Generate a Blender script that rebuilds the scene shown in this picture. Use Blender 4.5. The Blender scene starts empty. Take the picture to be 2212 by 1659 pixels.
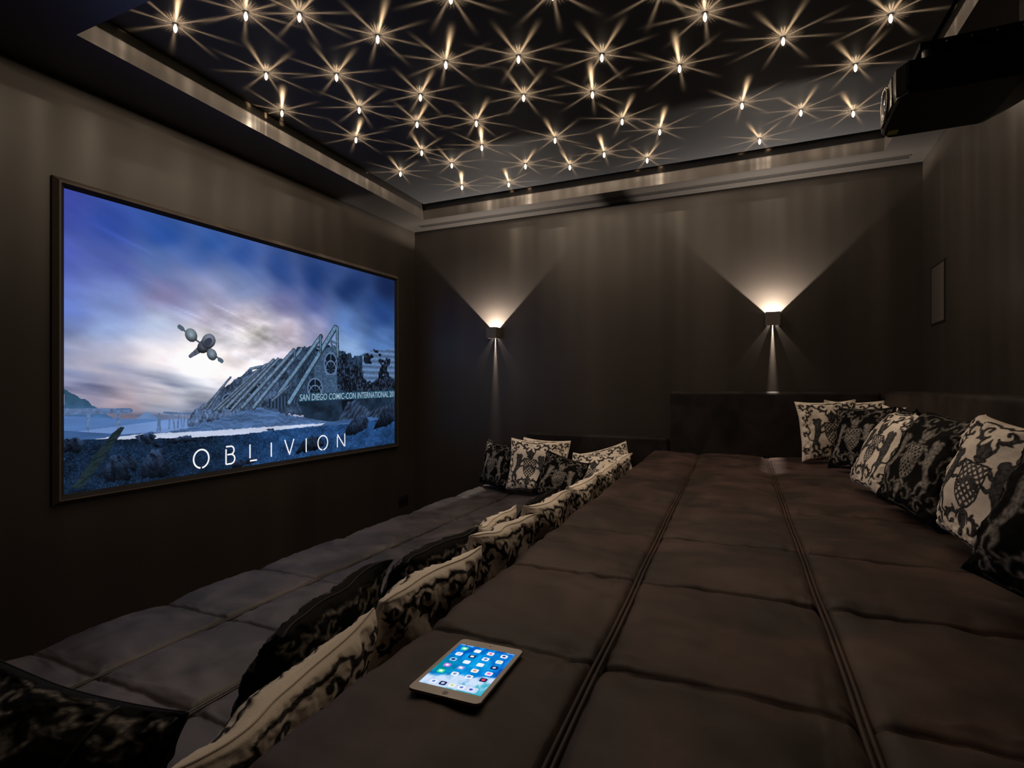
import bpy, bmesh, math, random
import numpy as np
from mathutils import Vector, Matrix

SC = bpy.context.scene
COL = SC.collection
CZ = 1.47                     # eye height; heights below are given relative to the eye and lifted by CZ

# ---------------------------------------------------------------- camera
cam_data = bpy.data.cameras.new('camera')
cam_data.sensor_width = 36.0
cam_data.lens = 36.0 * 1189.0 / 2212.0
cam_data.shift_y = 2.5 / 2212.0
cam_data.clip_start = 0.02
camera = bpy.data.objects.new('camera', cam_data)
COL.objects.link(camera)
camera.location = (0, 0, CZ)
camera.rotation_euler = (math.radians(90), 0, math.radians(24.8))
SC.camera = camera

# ---------------------------------------------------------------- world and exposure
world = bpy.data.worlds.new('world')
SC.world = world
world.use_nodes = True
world.node_tree.nodes['Background'].inputs[0].default_value = (0.02, 0.022, 0.03, 1)
world.node_tree.nodes['Background'].inputs[1].default_value = 0.0
SC.view_settings.view_transform = 'Standard'
SC.view_settings.look = 'None'
SC.view_settings.exposure = 0.0
SC.view_settings.gamma = 1.0
SC.view_settings.use_curve_mapping = False
SC.cycles.use_denoising = True
SC.cycles.max_bounces = 8
SC.cycles.diffuse_bounces = 5
SC.cycles.sample_clamp_indirect = 4.0
SC.cycles.caustics_reflective = False
SC.cycles.caustics_refractive = False

# light levels
STAR_UP = 1.15        # rays the crystals throw along the ceiling
STAR_DOWN = 4.2       # their light down into the room
STAR_RAY_COL = (1.0, 0.65, 0.35)   # the rays on the ceiling
STAR_COL = (1.0, 0.76, 0.54)
SCONCE = 36.0
SCONCE_COL = (1.0, 0.86, 0.72)
SCREEN_GAIN = 1.0
TABLET_GAIN = 1.0

# ---------------------------------------------------------------- measured data
SKY = [[0.0112, 0.9714, 60, 72, 160], [0.0112, 0.7727, 78, 92, 190], [0.0112, 0.6199, 100, 125, 205], [0.0112, 0.4976, 105, 125, 180], [0.0112, 0.4057, 120, 135, 170], [0.0075, 0.3449, 178, 172, 195], [0.019, 0.2828, 150, 142, 172], [0.0922, 0.9332, 45, 72, 160], [0.0922, 0.8019, 80, 95, 170], [0.0922, 0.6712, 120, 140, 200], [0.0922, 0.54, 150, 172, 217], [0.0922, 0.4093, 130, 140, 170], [0.0922, 0.3276, 208, 190, 195], [0.0922, 0.2703, 205, 180, 190], [0.1855, 0.9421, 35, 75, 155], [0.1855, 0.8186, 90, 118, 180], [0.1855, 0.713, 140, 130, 175], [0.1855, 0.5895, 190, 205, 230], [0.1855, 0.4487, 217, 217, 228], [0.1855, 0.3252, 220, 205, 205], [0.1855, 0.2631, 170, 185, 215], [0.2943, 0.9332, 38, 80, 155], [0.2943, 0.8568, 70, 100, 170], [0.2943, 0.7613, 165, 165, 200], [0.2943, 0.6468, 185, 175, 195], [0.2943, 0.5322, 250, 246, 246], [0.2943, 0.4177, 238, 238, 242], [0.3822, 0.9081, 40, 75, 150], [0.3822, 0.7864, 120, 140, 190], [0.3822, 0.6647, 212, 197, 207], [0.409, 0.5877, 255, 250, 240], [0.409, 0.4642, 238, 232, 240], [0.4964, 0.8842, 35, 65, 130], [0.4964, 0.7536, 110, 112, 160], [0.4964, 0.6229, 215, 200, 210], [0.4964, 0.5137, 215, 205, 220], [0.6294, 0.8807, 25, 55, 115], [0.6294, 0.7858, 70, 85, 145], [0.6294, 0.6683, 165, 165, 200], [0.7864, 0.8759, 25, 48, 100], [0.7864, 0.6957, 95, 130, 195], [0.7864, 0.5931, 150, 185, 230], [0.9485, 0.9475, 22, 38, 80], [0.9485, 0.7804, 35, 65, 125], [0.9485, 0.6134, 90, 130, 195]]
P = {"hill": [[0.0, 0.3479], [0.019, 0.3258], [0.0424, 0.3001], [0.0587, 0.2739], [0.0922, 0.2375], [0.1278, 0.1999], [0.156, 0.1706], [0.0, 0.1629]], "peak": [[0.1099, 0.219], [0.1373, 0.2446], [0.1485, 0.2578], [0.1617, 0.253], [0.1757, 0.2291], [0.2007, 0.1909], [0.2113, 0.1629], [0.0838, 0.1814]], "mound": [[0.1906, 0.1748], [0.2377, 0.1862], [0.2943, 0.2178], [0.3822, 0.2494], [0.4371, 0.2601], [0.4964, 0.2345], [0.5602, 0.2029], [0.6663, 0.1808], [0.7864, 0.2208], [1.0027, 0.3055], [1.0027, -0.0095], [0.1906, 0.1301]], "ruin": [[0.2377, 0.1921], [0.2465, 0.2405], [0.2601, 0.2637], [0.2828, 0.281], [0.3184, 0.3258], [0.3432, 0.361], [0.3822, 0.4016], [0.4049, 0.4332], [0.4161, 0.423], [0.4513, 0.4564], [0.4812, 0.4732], [0.5117, 0.4821], [0.5602, 0.5424], [0.6663, 0.5662], [0.7124, 0.5591], [0.7548, 0.5388], [0.7864, 0.5161], [0.8301, 0.5352], [0.8756, 0.5585], [1.0027, 0.5853], [1.0027, 0.148], [0.7864, 0.1951], [0.6477, 0.1826], [0.4964, 0.2303], [0.4371, 0.256], [0.3561, 0.2315], [0.2943, 0.2082]], "tower": [[0.6294, 0.5268], [0.7084, 0.571], [0.7202, 0.2876], [0.6117, 0.2446]], "barrel": [[0.4588, 0.293], [0.5358, 0.3121], [0.5602, 0.2751], [0.4964, 0.2434], [0.4632, 0.2542]], "banner": [[0.5636, 0.3138], [0.9973, 0.3252], [0.9973, 0.2828], [0.5636, 0.2751]], "bank": [[0.0, 0.2082], [0.1011, 0.182], [0.1658, 0.1796], [0.2601, 0.1629], [0.4371, 0.151], [0.5941, 0.1581], [0.7864, 0.1695], [1.0027, 0.1826], [1.0027, -0.1235], [0.0, -0.0185]], "river": [[0.0505, 0.1736], [0.1373, 0.1766], [0.2377, 0.1718], [0.3822, 0.1665], [0.4964, 0.1653], [0.6663, 0.1593], [0.6477, 0.1498], [0.4964, 0.1474], [0.3822, 0.142], [0.2713, 0.1468], [0.1855, 0.1539], [0.1011, 0.1623]], "ground": [[0.0, 0.1784], [0.0668, 0.1695], [0.1373, 0.1599], [0.2713, 0.1468], [0.3822, 0.142], [0.4964, 0.1456], [0.6477, 0.145], [0.7864, 0.1438], [1.0027, 0.1623], [1.0027, -0.1235], [0.0, -0.0185]], "plank": [[0.0129, 0.0203], [0.0268, 0.0531], [0.0505, 0.1152], [0.0838, 0.1891], [0.0994, 0.2088], [0.1061, 0.2058], [0.0966, 0.176], [0.0627, 0.0883], [0.0346, 0.0203], [0.0251, 0.0101]], "spike": [[0.3123, 0.1444], [0.316, 0.1456], [0.3245, 0.0919], [0.3208, 0.0883]]}
ROCKS = [[[0.0017, 0.1808], [0.0227, 0.1838], [0.0329, 0.1653], [0.0281, 0.1348], [0.0017, 0.1354]], [[0.1234, 0.1671], [0.1465, 0.1754], [0.1611, 0.1802], [0.1689, 0.1689], [0.1706, 0.1426], [0.1807, 0.1181], [0.1373, 0.1396]], [[0.1957, 0.1384], [0.2218, 0.1575], [0.2377, 0.1587], [0.2601, 0.1408], [0.2621, 0.1331], [0.1957, 0.1348]], [[0.0546, 0.043], [0.0736, 0.0859], [0.0793, 0.1092], [0.0905, 0.1116], [0.0939, 0.0811], [0.1099, 0.0615], [0.1207, 0.0251], [0.1143, 0.0137], [0.0753, 0.0274]], [[0.0922, 0.1062], [0.1143, 0.1032], [0.1326, 0.0728], [0.1278, 0.0483], [0.1055, 0.0621]], [[0.1373, 0.0376], [0.1417, 0.0704], [0.1611, 0.1181], [0.1855, 0.1134], [0.1936, 0.0591], [0.1977, 0.0137], [0.1807, 0.0042], [0.1417, 0.0161]], [[0.7548, 0.1217], [0.7864, 0.1695], [0.8413, 0.185], [0.864, 0.1617], [0.8525, 0.1098], [0.7969, 0.0829], [0.7487, 0.08]], [[0.8874, 0.105], [0.9237, 0.1832], [0.961, 0.2363], [0.9973, 0.2625], [0.9973, 0.1342], [0.9485, 0.1062]], [[0.5521, 0.0233], [0.5771, 0.0752], [0.6151, 0.1044], [0.6477, 0.0877], [0.6663, 0.0483], [0.6294, 0.0268]], [[0.4513, 0.1492], [0.4632, 0.1581], [0.4812, 0.1539], [0.4842, 0.1402]], [[0.3371, 0.0268], [0.3689, 0.0394], [0.3954, 0.0239], [0.409, 0.0412], [0.4259, 0.0107], [0.3561, -0.0018]]]
BEAMS = [[0.7084, 0.6623, 0.531, 0.2721, 7, 1], [0.7162, 0.6635, 0.7182, 0.5101, 5, 0.9], [0.6494, 0.6074, 0.4964, 0.3174, 6, 0.95], [0.6477, 0.6068, 0.6477, 0.5286, 4, 0.85], [0.5738, 0.5328, 0.4161, 0.2572, 5, 0.9], [0.547, 0.5257, 0.3822, 0.2595, 5, 0.85], [0.5504, 0.5257, 0.5504, 0.4851, 3, 0.8], [0.4934, 0.4785, 0.3561, 0.2572, 4, 0.8], [0.4781, 0.4732, 0.3394, 0.2625, 4, 0.8], [0.4544, 0.4505, 0.3184, 0.256, 3, 0.75], [0.4371, 0.4344, 0.3062, 0.2548, 3, 0.72], [0.3795, 0.2959, 0.352, 0.2494, 2, 0.9], [0.3496, 0.3902, 0.2828, 0.2661, 2.5, 0.7], [0.3333, 0.355, 0.2737, 0.2589, 2, 0.7], [0.3208, 0.3317, 0.2886, 0.2578, 2, 0.75], [0.685, 0.5931, 0.7124, 0.5794, 3, 0.8], [0.689, 0.5811, 0.7124, 0.5298, 3, 0.8], [0.6331, 0.5459, 0.6477, 0.5382, 3, 0.8], [0.5276, 0.3502, 0.4737, 0.284, 3, 0.8], [0.4062, 0.429, 0.4371, 0.4409, 3, 0.8]]
ARCH = [[0.689, 0.469, 0.028, 0.062], [0.626, 0.3425, 0.03, 0.052], [0.4103, 0.3568, 0.03, 0.045], [0.3469, 0.2858, 0.022, 0.038]]
BRIDGE = [[0.0, 0.2703, 0.117, 0.2649, 6], [0.0407, 0.2613, 0.0407, 0.2064, 3], [0.0939, 0.2566, 0.0949, 0.2058, 4], [0.1875, 0.2524, 0.2465, 0.2422, 3], [0.1726, 0.1826, 0.1767, 0.25, 2], [0.1767, 0.25, 0.1787, 0.1814, 2], [0.2007, 0.2446, 0.1977, 0.1915, 2], [0.2062, 0.244, 0.2102, 0.1897, 2], [0.2197, 0.2393, 0.2174, 0.1909, 2], [0.2248, 0.2387, 0.2272, 0.1933, 1.5], [0.2336, 0.2381, 0.2313, 0.1927, 1.5], [0.2401, 0.2375, 0.2411, 0.1951, 1.5]]
LET = [["O", 0.2543, 0.0955, 0.292, 0.0215], ["B", 0.3371, 0.0955, 0.3611, 0.0209], ["L", 0.4049, 0.0937, 0.4259, 0.0209], ["I", 0.4676, 0.0913, 0.4737, 0.0257], ["V", 0.5151, 0.0967, 0.547, 0.0221], ["I", 0.589, 0.0919, 0.5941, 0.0239], ["O", 0.6365, 0.0961, 0.6755, 0.0227], ["N", 0.7162, 0.0943, 0.7487, 0.0245]]
BANTXT = [[0.5687, 0.3115], [0.567, 0.2792], [0.9973, 0.3198], [0.9973, 0.2852]]
CRAFT = {"a": [0.2804, 0.5155], "b": [0.2489, 0.5561], "c": [0.3004, 0.4833], "d": [0.292, 0.5376], "e": [0.2465, 0.4714], "w1": [0.2218, 0.5847], "w2": [0.3259, 0.4582]}
STARS = [[-2.704, 1.807], [-2.304, 1.892], [-2.644, 2.309], [-2.911, 2.669], [-2.074, 2.009], [-2.282, 2.492], [-2.733, 3.186], [-2.418, 2.85], [-1.836, 2.307], [-2.829, 3.857], [-2.189, 3.175], [-1.965, 2.886], [-2.424, 3.578], [-1.635, 2.652], [-1.336, 2.211], [-2.339, 3.886], [-2.513, 4.355], [-1.811, 3.335], [-1.958, 3.693], [-2.098, 4.47], [-1.243, 2.775], [-1.381, 3.162], [-1.799, 4.157], [-0.896, 2.387], [-1.41, 3.806], [-1.474, 4.329], [-0.978, 3.306], [-0.821, 2.955], [-1.15, 4.205], [-0.894, 3.729], [-0.866, 4.454], [-0.688, 3.992], [-0.432, 2.588], [-0.448, 3.241], [-0.272, 2.838], [-0.142, 3.842], [-0.045, 4.454], [0.08, 3.21], [0.207, 4.103], [0.523, 4.263], [0.459, 3.65], [0.554, 3.231]]

# ---------------------------------------------------------------- helpers
rng = random.Random(7)

def lin(r, g, b):
    f = lambda c: (c / 255.0) / 12.92 if c / 255.0 <= 0.04045 else ((c / 255.0 + 0.055) / 1.055) ** 2.4
    return (f(r), f(g), f(b))

def lin_arr(a):
    a = np.asarray(a, dtype=np.float64) / 255.0
    return np.where(a <= 0.04045, a / 12.92, ((np.maximum(a, 0) + 0.055) / 1.055) ** 2.4)

def tag(o, label=None, cat=None, group=None, kind=None):
    if label: o['label'] = label
    if cat: o['category'] = cat
    if group: o['group'] = group
    if kind: o['kind'] = kind
    return o

def empty(name, loc=(0, 0, 0), rot=(0, 0, 0)):
    o = bpy.data.objects.new(name, None)
    COL.objects.link(o)
    o.location = loc
    o.rotation_euler = rot
    o.empty_display_size = 0.1
    return o

def link(name, me, mat=None, parent=None, smooth=False):
    if mat is not None:
        me.materials.append(mat)
    if smooth:
        me.polygons.foreach_set('use_smooth', np.ones(len(me.polygons), dtype=bool))
    me.update()
    o = bpy.data.objects.new(name, me)
    COL.objects.link(o)
    if parent is not None:
        o.parent = parent
    return o

def np_mesh(name, verts, quads, colors=None):
    verts = np.asarray(verts, dtype=np.float32)
    quads = np.asarray(quads, dtype=np.int32)
    me = bpy.data.meshes.new(name)
    me.vertices.add(len(verts))
    me.vertices.foreach_set('co', verts.ravel())
    n, k = quads.shape
    me.loops.add(n * k)
    me.loops.foreach_set('vertex_index', quads.ravel())
    me.polygons.add(n)
    me.polygons.foreach_set('loop_start', np.arange(0, n * k, k, dtype=np.int32))
    me.polygons.foreach_set('loop_total', np.full(n, k, dtype=np.int32))
    me.update(calc_edges=True)
    me.validate()
    if colors is not None:
        a = me.color_attributes.new('Col', 'FLOAT_COLOR', 'POINT')
        c = np.ones((len(verts), 4), dtype=np.float32)
        c[:, :3] = colors
        a.data.foreach_set('color', c.ravel())
    return me

def grid_quads(nx, ny, flip=False):
    i = np.arange(nx * ny).reshape(ny, nx)
    q = np.stack([i[:-1, :-1], i[:-1, 1:], i[1:, 1:], i[1:, :-1]], axis=-1).reshape(-1, 4)
    return q[:, ::-1] if flip else q

def bm_mesh(name, bm):
    me = bpy.data.meshes.new(name)
    bmesh.ops.recalc_face_normals(bm, faces=bm.faces[:])
    bm.to_mesh(me)
    bm.free()
    return me

def add_box(bm, lo, hi, bevel=0.0, seg=2):
    lo, hi = Vector(lo), Vector(hi)
    r = bmesh.ops.create_cube(bm, size=1.0)
    vs = r['verts']
    for v in vs:
        v.co = Vector([(lo[k] + hi[k]) / 2 + v.co[k] * (hi[k] - lo[k]) for k in range(3)])
    if bevel > 0:
        es = list({e for v in vs for e in v.link_edges})
        bmesh.ops.bevel(bm, geom=es, offset=bevel, segments=seg, affect='EDGES', profile=0.6)
    return vs

def add_tube(bm, pts, r, n=10, closed=False, cap=True):
    pts = [Vector(p) for p in pts]
    rings = []
    m = len(pts)
    for k, p in enumerate(pts):
        a = pts[(k - 1) % m] if (closed or k > 0) else pts[k]
        b = pts[(k + 1) % m] if (closed or k < m - 1) else pts[k]
        t = (b - a).normalized()
        up = Vector((0, 0, 1)) if abs(t.z) < 0.95 else Vector((1, 0, 0))
        s = t.cross(up).normalized()
        u = s.cross(t).normalized()
        rr = r[k] if isinstance(r, (list, tuple)) else r
        rings.append([bm.verts.new(p + (s * math.cos(2 * math.pi * j / n) + u * math.sin(2 * math.pi * j / n)) * rr) for j in range(n)])
    for k in range(m if closed else m - 1):
        A, B = rings[k], rings[(k + 1) % m]
        for j in range(n):
            bm.faces.new((A[j], A[(j + 1) % n], B[(j + 1) % n], B[j]))
    if cap and not closed:
        bm.faces.new(rings[0][::-1])
        bm.faces.new(rings[-1])

def add_lathe(bm, prof, n=24, origin=(0, 0, 0), axis='Z'):
    o = Vector(origin)
    rings = []
    for r, h in prof:
        ring = []
        for j in range(n):
            a = 2 * math.pi * j / n
            c, s = math.cos(a) * r, math.sin(a) * r
            p = {'Z': (c, s, h), 'X': (h, c, s), 'Y': (c, h, s)}[axis]
            ring.append(bm.verts.new(o + Vector(p)))
        rings.append(ring)
    for A, B in zip(rings[:-1], rings[1:]):
        for j in range(n):
            bm.faces.new((A[j], A[(j + 1) % n], B[(j + 1) % n], B[j]))
    bm.faces.new(rings[0][::-1])
    bm.faces.new(rings[-1])

def add_prism(bm, poly, vec):
    vec = Vector(vec)
    A = [bm.verts.new(Vector(p)) for p in poly]
    B = [bm.verts.new(Vector(p) + vec) for p in poly]
    n = len(A)
    for j in range(n):
        bm.faces.new((A[j], A[(j + 1) % n], B[(j + 1) % n], B[j]))
    bm.faces.new(A[::-1])
    bm.faces.new(B)

def box_obj(name, lo, hi, mat, parent=None, bevel=0.0, seg=2):
    bm = bmesh.new()
    add_box(bm, lo, hi, bevel, seg)
    return link(name, bm_mesh(name, bm), mat, parent, smooth=False)

def fade(t):
    return t * t * t * (t * (t * 6 - 15) + 10)

def vnoise(x, y, seed=0):
    x = np.asarray(x, dtype=np.float64); y = np.asarray(y, dtype=np.float64)
    xi = np.floor(x).astype(np.int64); yi = np.floor(y).astype(np.int64)
    xf = fade(x - xi); yf = fade(y - yi)
    def h(a, b):
        n = (a * 374761393 + b * 668265263 + seed * 974711) & 0xFFFFFFFF
        n = ((n ^ (n >> 13)) * 1274126177) & 0xFFFFFFFF
        return ((n ^ (n >> 16)) & 0xFFFF) / 65535.0
    return (h(xi, yi) * (1 - xf) + h(xi + 1, yi) * xf) * (1 - yf) + (h(xi, yi + 1) * (1 - xf) + h(xi + 1, yi + 1) * xf) * yf

def fbm(x, y, oct=4, seed=0):
    s = np.zeros(np.broadcast(x, y).shape); a = 0.5; f = 1.0
    for k in range(oct):
        s = s + a * vnoise(np.asarray(x) * f, np.asarray(y) * f, seed + k * 17)
        a *= 0.5; f *= 2.03
    return s / (1 - 0.5 ** oct)

def sstep(a, b, x):
    t = np.clip((x - a) / (b - a), 0, 1)
    return t * t * (3 - 2 * t)

def seg_dist(X, Y, ax, ay, bx, by):
    dx, dy = bx - ax, by - ay
    L = dx * dx + dy * dy + 1e-12
    t = np.clip(((X - ax) * dx + (Y - ay) * dy) / L, 0, 1)
    return np.hypot(X - ax - t * dx, Y - ay - t * dy), t

def in_poly(X, Y, poly):
    r = np.zeros(X.shape, dtype=bool)
    n = len(poly)
    for k in range(n):
        x0, y0 = poly[k]; x1, y1 = poly[(k + 1) % n]
        if y0 == y1:
            continue
        c = (y0 > Y) != (y1 > Y)
        r ^= c & (X < (x1 - x0) * (Y - y0) / (y1 - y0) + x0)
    return r

# ---------------------------------------------------------------- materials
def mat_base(name):
    m = bpy.data.materials.new(name)
    m.use_nodes = True
    return m, m.node_tree, m.node_tree.nodes['Principled BSDF']

def mat_plain(name, col, rough=0.6, metal=0.0, var=0.12, scale=6.0, bump=0.0, bscale=200.0, sheen=0.0, spec=0.5):
    m, t, b = mat_base(name)
    tc = t.nodes.new('ShaderNodeTexCoord')
    nz = t.nodes.new('ShaderNodeTexNoise')
    nz.inputs['Scale'].default_value = scale
    nz.inputs['Detail'].default_value = 4
    t.links.new(tc.outputs['Object'], nz.inputs['Vector'])
    mx = t.nodes.new('ShaderNodeMix'); mx.data_type = 'RGBA'
    mx.inputs[6].default_value = (*[c * (1 - var) for c in col], 1)
    mx.inputs[7].default_value = (*[c * (1 + var) for c in col], 1)
    t.links.new(nz.outputs['Fac'], mx.inputs[0])
    t.links.new(mx.outputs[2], b.inputs['Base Color'])
    b.inputs['Roughness'].default_value = rough
    b.inputs['Metallic'].default_value = metal
    b.inputs['Specular IOR Level'].default_value = spec
    if sheen:
        b.inputs['Sheen Weight'].default_value = sheen
        b.inputs['Sheen Roughness'].default_value = 0.45
        b.inputs['Sheen Tint'].default_value = (*[min(1, c * 4) for c in col], 1)
    if bump:
        n2 = t.nodes.new('ShaderNodeTexNoise')
        n2.inputs['Scale'].default_value = bscale
        n2.inputs['Detail'].default_value = 2
        t.links.new(tc.outputs['Object'], n2.inputs['Vector'])
        bp = t.nodes.new('ShaderNodeBump')
        bp.inputs['Strength'].default_value = bump
        bp.inputs['Distance'].default_value = 0.002
        t.links.new(n2.outputs['Fac'], bp.inputs['Height'])
        t.links.new(bp.outputs['Normal'], b.inputs['Normal'])
    return m

def mat_emit(name, col=None, strength=1.0, attr=None, sampled=True):
    m = bpy.data.materials.new(name)
    m.use_nodes = True
    t = m.node_tree
    t.nodes.clear()
    e = t.nodes.new('ShaderNodeEmission')
    o = t.nodes.new('ShaderNodeOutputMaterial')
    e.inputs['Strength'].default_value = strength
    if attr:
        a = t.nodes.new('ShaderNodeAttribute')
        a.attribute_name = attr
        t.links.new(a.outputs['Color'], e.inputs['Color'])
    else:
        e.inputs['Color'].default_value = (*col, 1)
    t.links.new(e.outputs[0], o.inputs[0])
    if not sampled:
        m.cycles.emission_sampling = 'NONE'
    return m

WALL = mat_plain('dark_taupe_paint', (0.037, 0.031, 0.0265), 0.38, var=0.05, scale=3, bump=0.04, bscale=350, spec=0.6)
SOFFIT = mat_plain('dark_taupe_ceiling_paint', (0.054, 0.049, 0.046), 0.4, var=0.04, scale=3, spec=0.7)
STARPANEL = mat_plain('near_black_ceiling_panel', (0.060, 0.062, 0.068), 0.52, var=0.05, scale=3, spec=0.2)
VOID = mat_plain('black_gap', (0.004, 0.004, 0.004), 0.9)
CARPET = mat_plain('dark_carpet', (0.03, 0.026, 0.023), 0.95, var=0.3, scale=120, bump=0.4, bscale=500)
BLACKPLASTIC = mat_plain('black_plastic', (0.012, 0.012, 0.013), 0.4, var=0.08)
BLACKGLOSS = mat_plain('black_gloss_plastic', (0.008, 0.008, 0.009), 0.3, var=0.05, spec=0.3)
MATTEBLACK = mat_plain('matte_black_metal', (0.006, 0.006, 0.006), 0.8, var=0.05, spec=0.15)
BRONZE = mat_plain('dark_grey_metal', (0.10, 0.09, 0.085), 0.45, metal=0.3, var=0.06)
GREYMETAL = mat_plain('grey_metal', (0.16, 0.15, 0.14), 0.35, metal=0.7, var=0.05)

def mat_velvet(name, col, spec=0.3):
    m, t, b = mat_base(name)
    tc = t.nodes.new('ShaderNodeTexCoord')
    n1 = t.nodes.new('ShaderNodeTexNoise')
    n1.inputs['Scale'].default_value = 3.6; n1.inputs['Detail'].default_value = 5; n1.inputs['Distortion'].default_value = 0.7
    n2 = t.nodes.new('ShaderNodeTexNoise')
    n2.inputs['Scale'].default_value = 900; n2.inputs['Detail'].default_value = 1
    for n in (n1, n2):
        t.links.new(tc.outputs['Object'], n.inputs['Vector'])
    cr = t.nodes.new('ShaderNodeValToRGB')
    cr.color_ramp.elements[0].position = 0.40
    cr.color_ramp.elements[0].color = (*[c * 0.45 for c in col], 1)
    cr.color_ramp.elements[1].position = 0.62
    cr.color_ramp.elements[1].color = (*[c * 1.5 for c in col], 1)
    t.links.new(n1.outputs['Fac'], cr.inputs[0])
    t.links.new(cr.outputs[0], b.inputs['Base Color'])
    b.inputs['Roughness'].default_value = 0.62
    b.inputs['Specular IOR Level'].default_value = spec
    b.inputs['Sheen Weight'].default_value = 0.12
    b.inputs['Sheen Roughness'].default_value = 0.4
    b.inputs['Sheen Tint'].default_value = (0.80, 0.60, 0.52, 1)
    bp = t.nodes.new('ShaderNodeBump')
    bp.inputs['Strength'].default_value = 0.25
    bp.inputs['Distance'].default_value = 0.001
    t.links.new(n2.outputs['Fac'], bp.inputs['Height'])
    t.links.new(bp.outputs['Normal'], b.inputs['Normal'])
    return m

VELVET = mat_velvet('brown_velvet', (0.047, 0.027, 0.0225))
VELVET_SCREENLIT = mat_velvet('screenlit_velvet', (0.050, 0.043, 0.046), 0.7)  # same velvet greyed for the lower lounge: screen's bluish light put into the colour
VELVET_DARK = mat_velvet('dark_brown_velvet', (0.014, 0.011, 0.011), 0.2)

def mat_woven(name, rough=0.85, sheen=0.1):
    m, t, b = mat_base(name)
    a = t.nodes.new('ShaderNodeAttribute'); a.attribute_name = 'Col'
    tc = t.nodes.new('ShaderNodeTexCoord')
    nz = t.nodes.new('ShaderNodeTexNoise')
    nz.inputs['Scale'].default_value = 420; nz.inputs['Detail'].default_value = 2
    t.links.new(tc.outputs['Object'], nz.inputs['Vector'])
    mx = t.nodes.new('ShaderNodeMix'); mx.data_type = 'RGBA'; mx.blend_type = 'MULTIPLY'
    mr = t.nodes.new('ShaderNodeMapRange')
    mr.inputs['To Min'].default_value = 0.72; mr.inputs['To Max'].default_value = 1.25
    t.links.new(nz.outputs['Fac'], mr.inputs['Value'])
    mx.inputs[0].default_value = 1.0
    t.links.new(a.outputs['Color'], mx.inputs[6])
    t.links.new(mr.outputs[0], mx.inputs[7])
    t.links.new(mx.outputs[2], b.inputs['Base Color'])
    b.inputs['Roughness'].default_value = rough
    b.inputs['Specular IOR Level'].default_value = 0.12
    b.inputs['Sheen Weight'].default_value = sheen
    bp = t.nodes.new('ShaderNodeBump')
    bp.inputs['Strength'].default_value = 0.35; bp.inputs['Distance'].default_value = 0.001
    t.links.new(nz.outputs['Fac'], bp.inputs['Height'])
    t.links.new(bp.outputs['Normal'], b.inputs['Normal'])
    return m

DAMASK = mat_woven('damask_weave', sheen=0.0)

# ---------------------------------------------------------------- the room
XL, XR, YF, YN = -3.5, 1.063, 5.033, -1.3
HS, HC = 1.675, 1.82          # soffit and star panel above the eye
FL = -1.47                    # floor

def structure(name, lo, hi, mat, label):
    o = box_obj(name, (lo[0], lo[1], lo[2] + CZ), (hi[0], hi[1], hi[2] + CZ), mat)
    tag(o, label, name.split('_')[0], kind='structure')
    return o

structure('floor', (XL - .1, YN - .1, FL - .1), (XR + .1, YF + .1, FL), CARPET, 'dark carpeted floor under the two lounge platforms')
structure('wall_left', (XL - .1, YN - .1, FL), (XL, YF + .1, 2.0), WALL, 'dark taupe wall that carries the projection screen')
structure('wall_far', (XL, YF, FL), (XR, YF + .1, 2.0), WALL, 'dark taupe wall with the two up-down wall lamps')
structure('wall_right', (XR, YN - .1, FL), (XR + .1, YF + .1, 2.0), WALL, 'dark taupe wall behind the row of cushions')
structure('wall_near', (XL, YN - .1, FL), (XR, YN, 2.0), WALL, 'dark taupe wall behind the lounge platforms')

# recess in the ceiling: corners (near-left, far-left, far-right, near-right)
RC = [(-2.994, 1.515), (-3.150, 4.688), (0.765, 4.688), (0.905, 1.515)]
bm = bmesh.new()
outer = [(XL, YN), (XL, YF), (XR, YF), (XR, YN)]
def ring(pts, z):
    return [bm.verts.new((p[0], p[1], z + CZ)) for p in pts]
ob, ib = ring(outer, HS), ring(RC, HS)
ot, it = ring(outer, 2.0), ring(RC, 1.93)
for k in range(4):
    j = (k + 1) % 4
    bm.faces.new((ob[k], ob[j], ib[j], ib[k]))
    bm.faces.new((ib[k], ib[j], it[j], it[k]))
    bm.faces.new((it[k], it[j], ot[j], ot[k]))
    bm.faces.new((ob[k], ot[k], ot[j], ob[j]))
soffit = link('trim_1', bm_mesh('trim_1', bm), SOFFIT)
tag(soffit, 'dropped taupe ceiling border framing the recessed star ceiling', 'ceiling border', kind='structure')

bm = bmesh.new()
g = 0.022
pan = [(RC[0][0] + g, RC[0][1] + g), (RC[1][0] + g, RC[1][1] - g), (RC[2][0] - g, RC[2][1] - g), (RC[3][0] - g, RC[3][1] + g)]
add_prism(bm, [(x, y, HC + CZ) for x, y in pan], (0, 0, 0.03))
panel = link('ceiling', bm_mesh('ceiling', bm), STARPANEL)
tag(panel, 'near black recessed ceiling panel set with glowing star lights', 'ceiling', kind='structure')
bm = bmesh.new()
add_prism(bm, [(x, y, 1.935 + CZ) for x, y in [(XL, YN), (XL, YF), (XR, YF), (XR, YN)]], (0, 0, 0.05))
lid = link('trim_2', bm_mesh('trim_2', bm), VOID)
tag(lid, 'black void above the shadow gap around the star ceiling', 'ceiling void', kind='structure')

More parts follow.
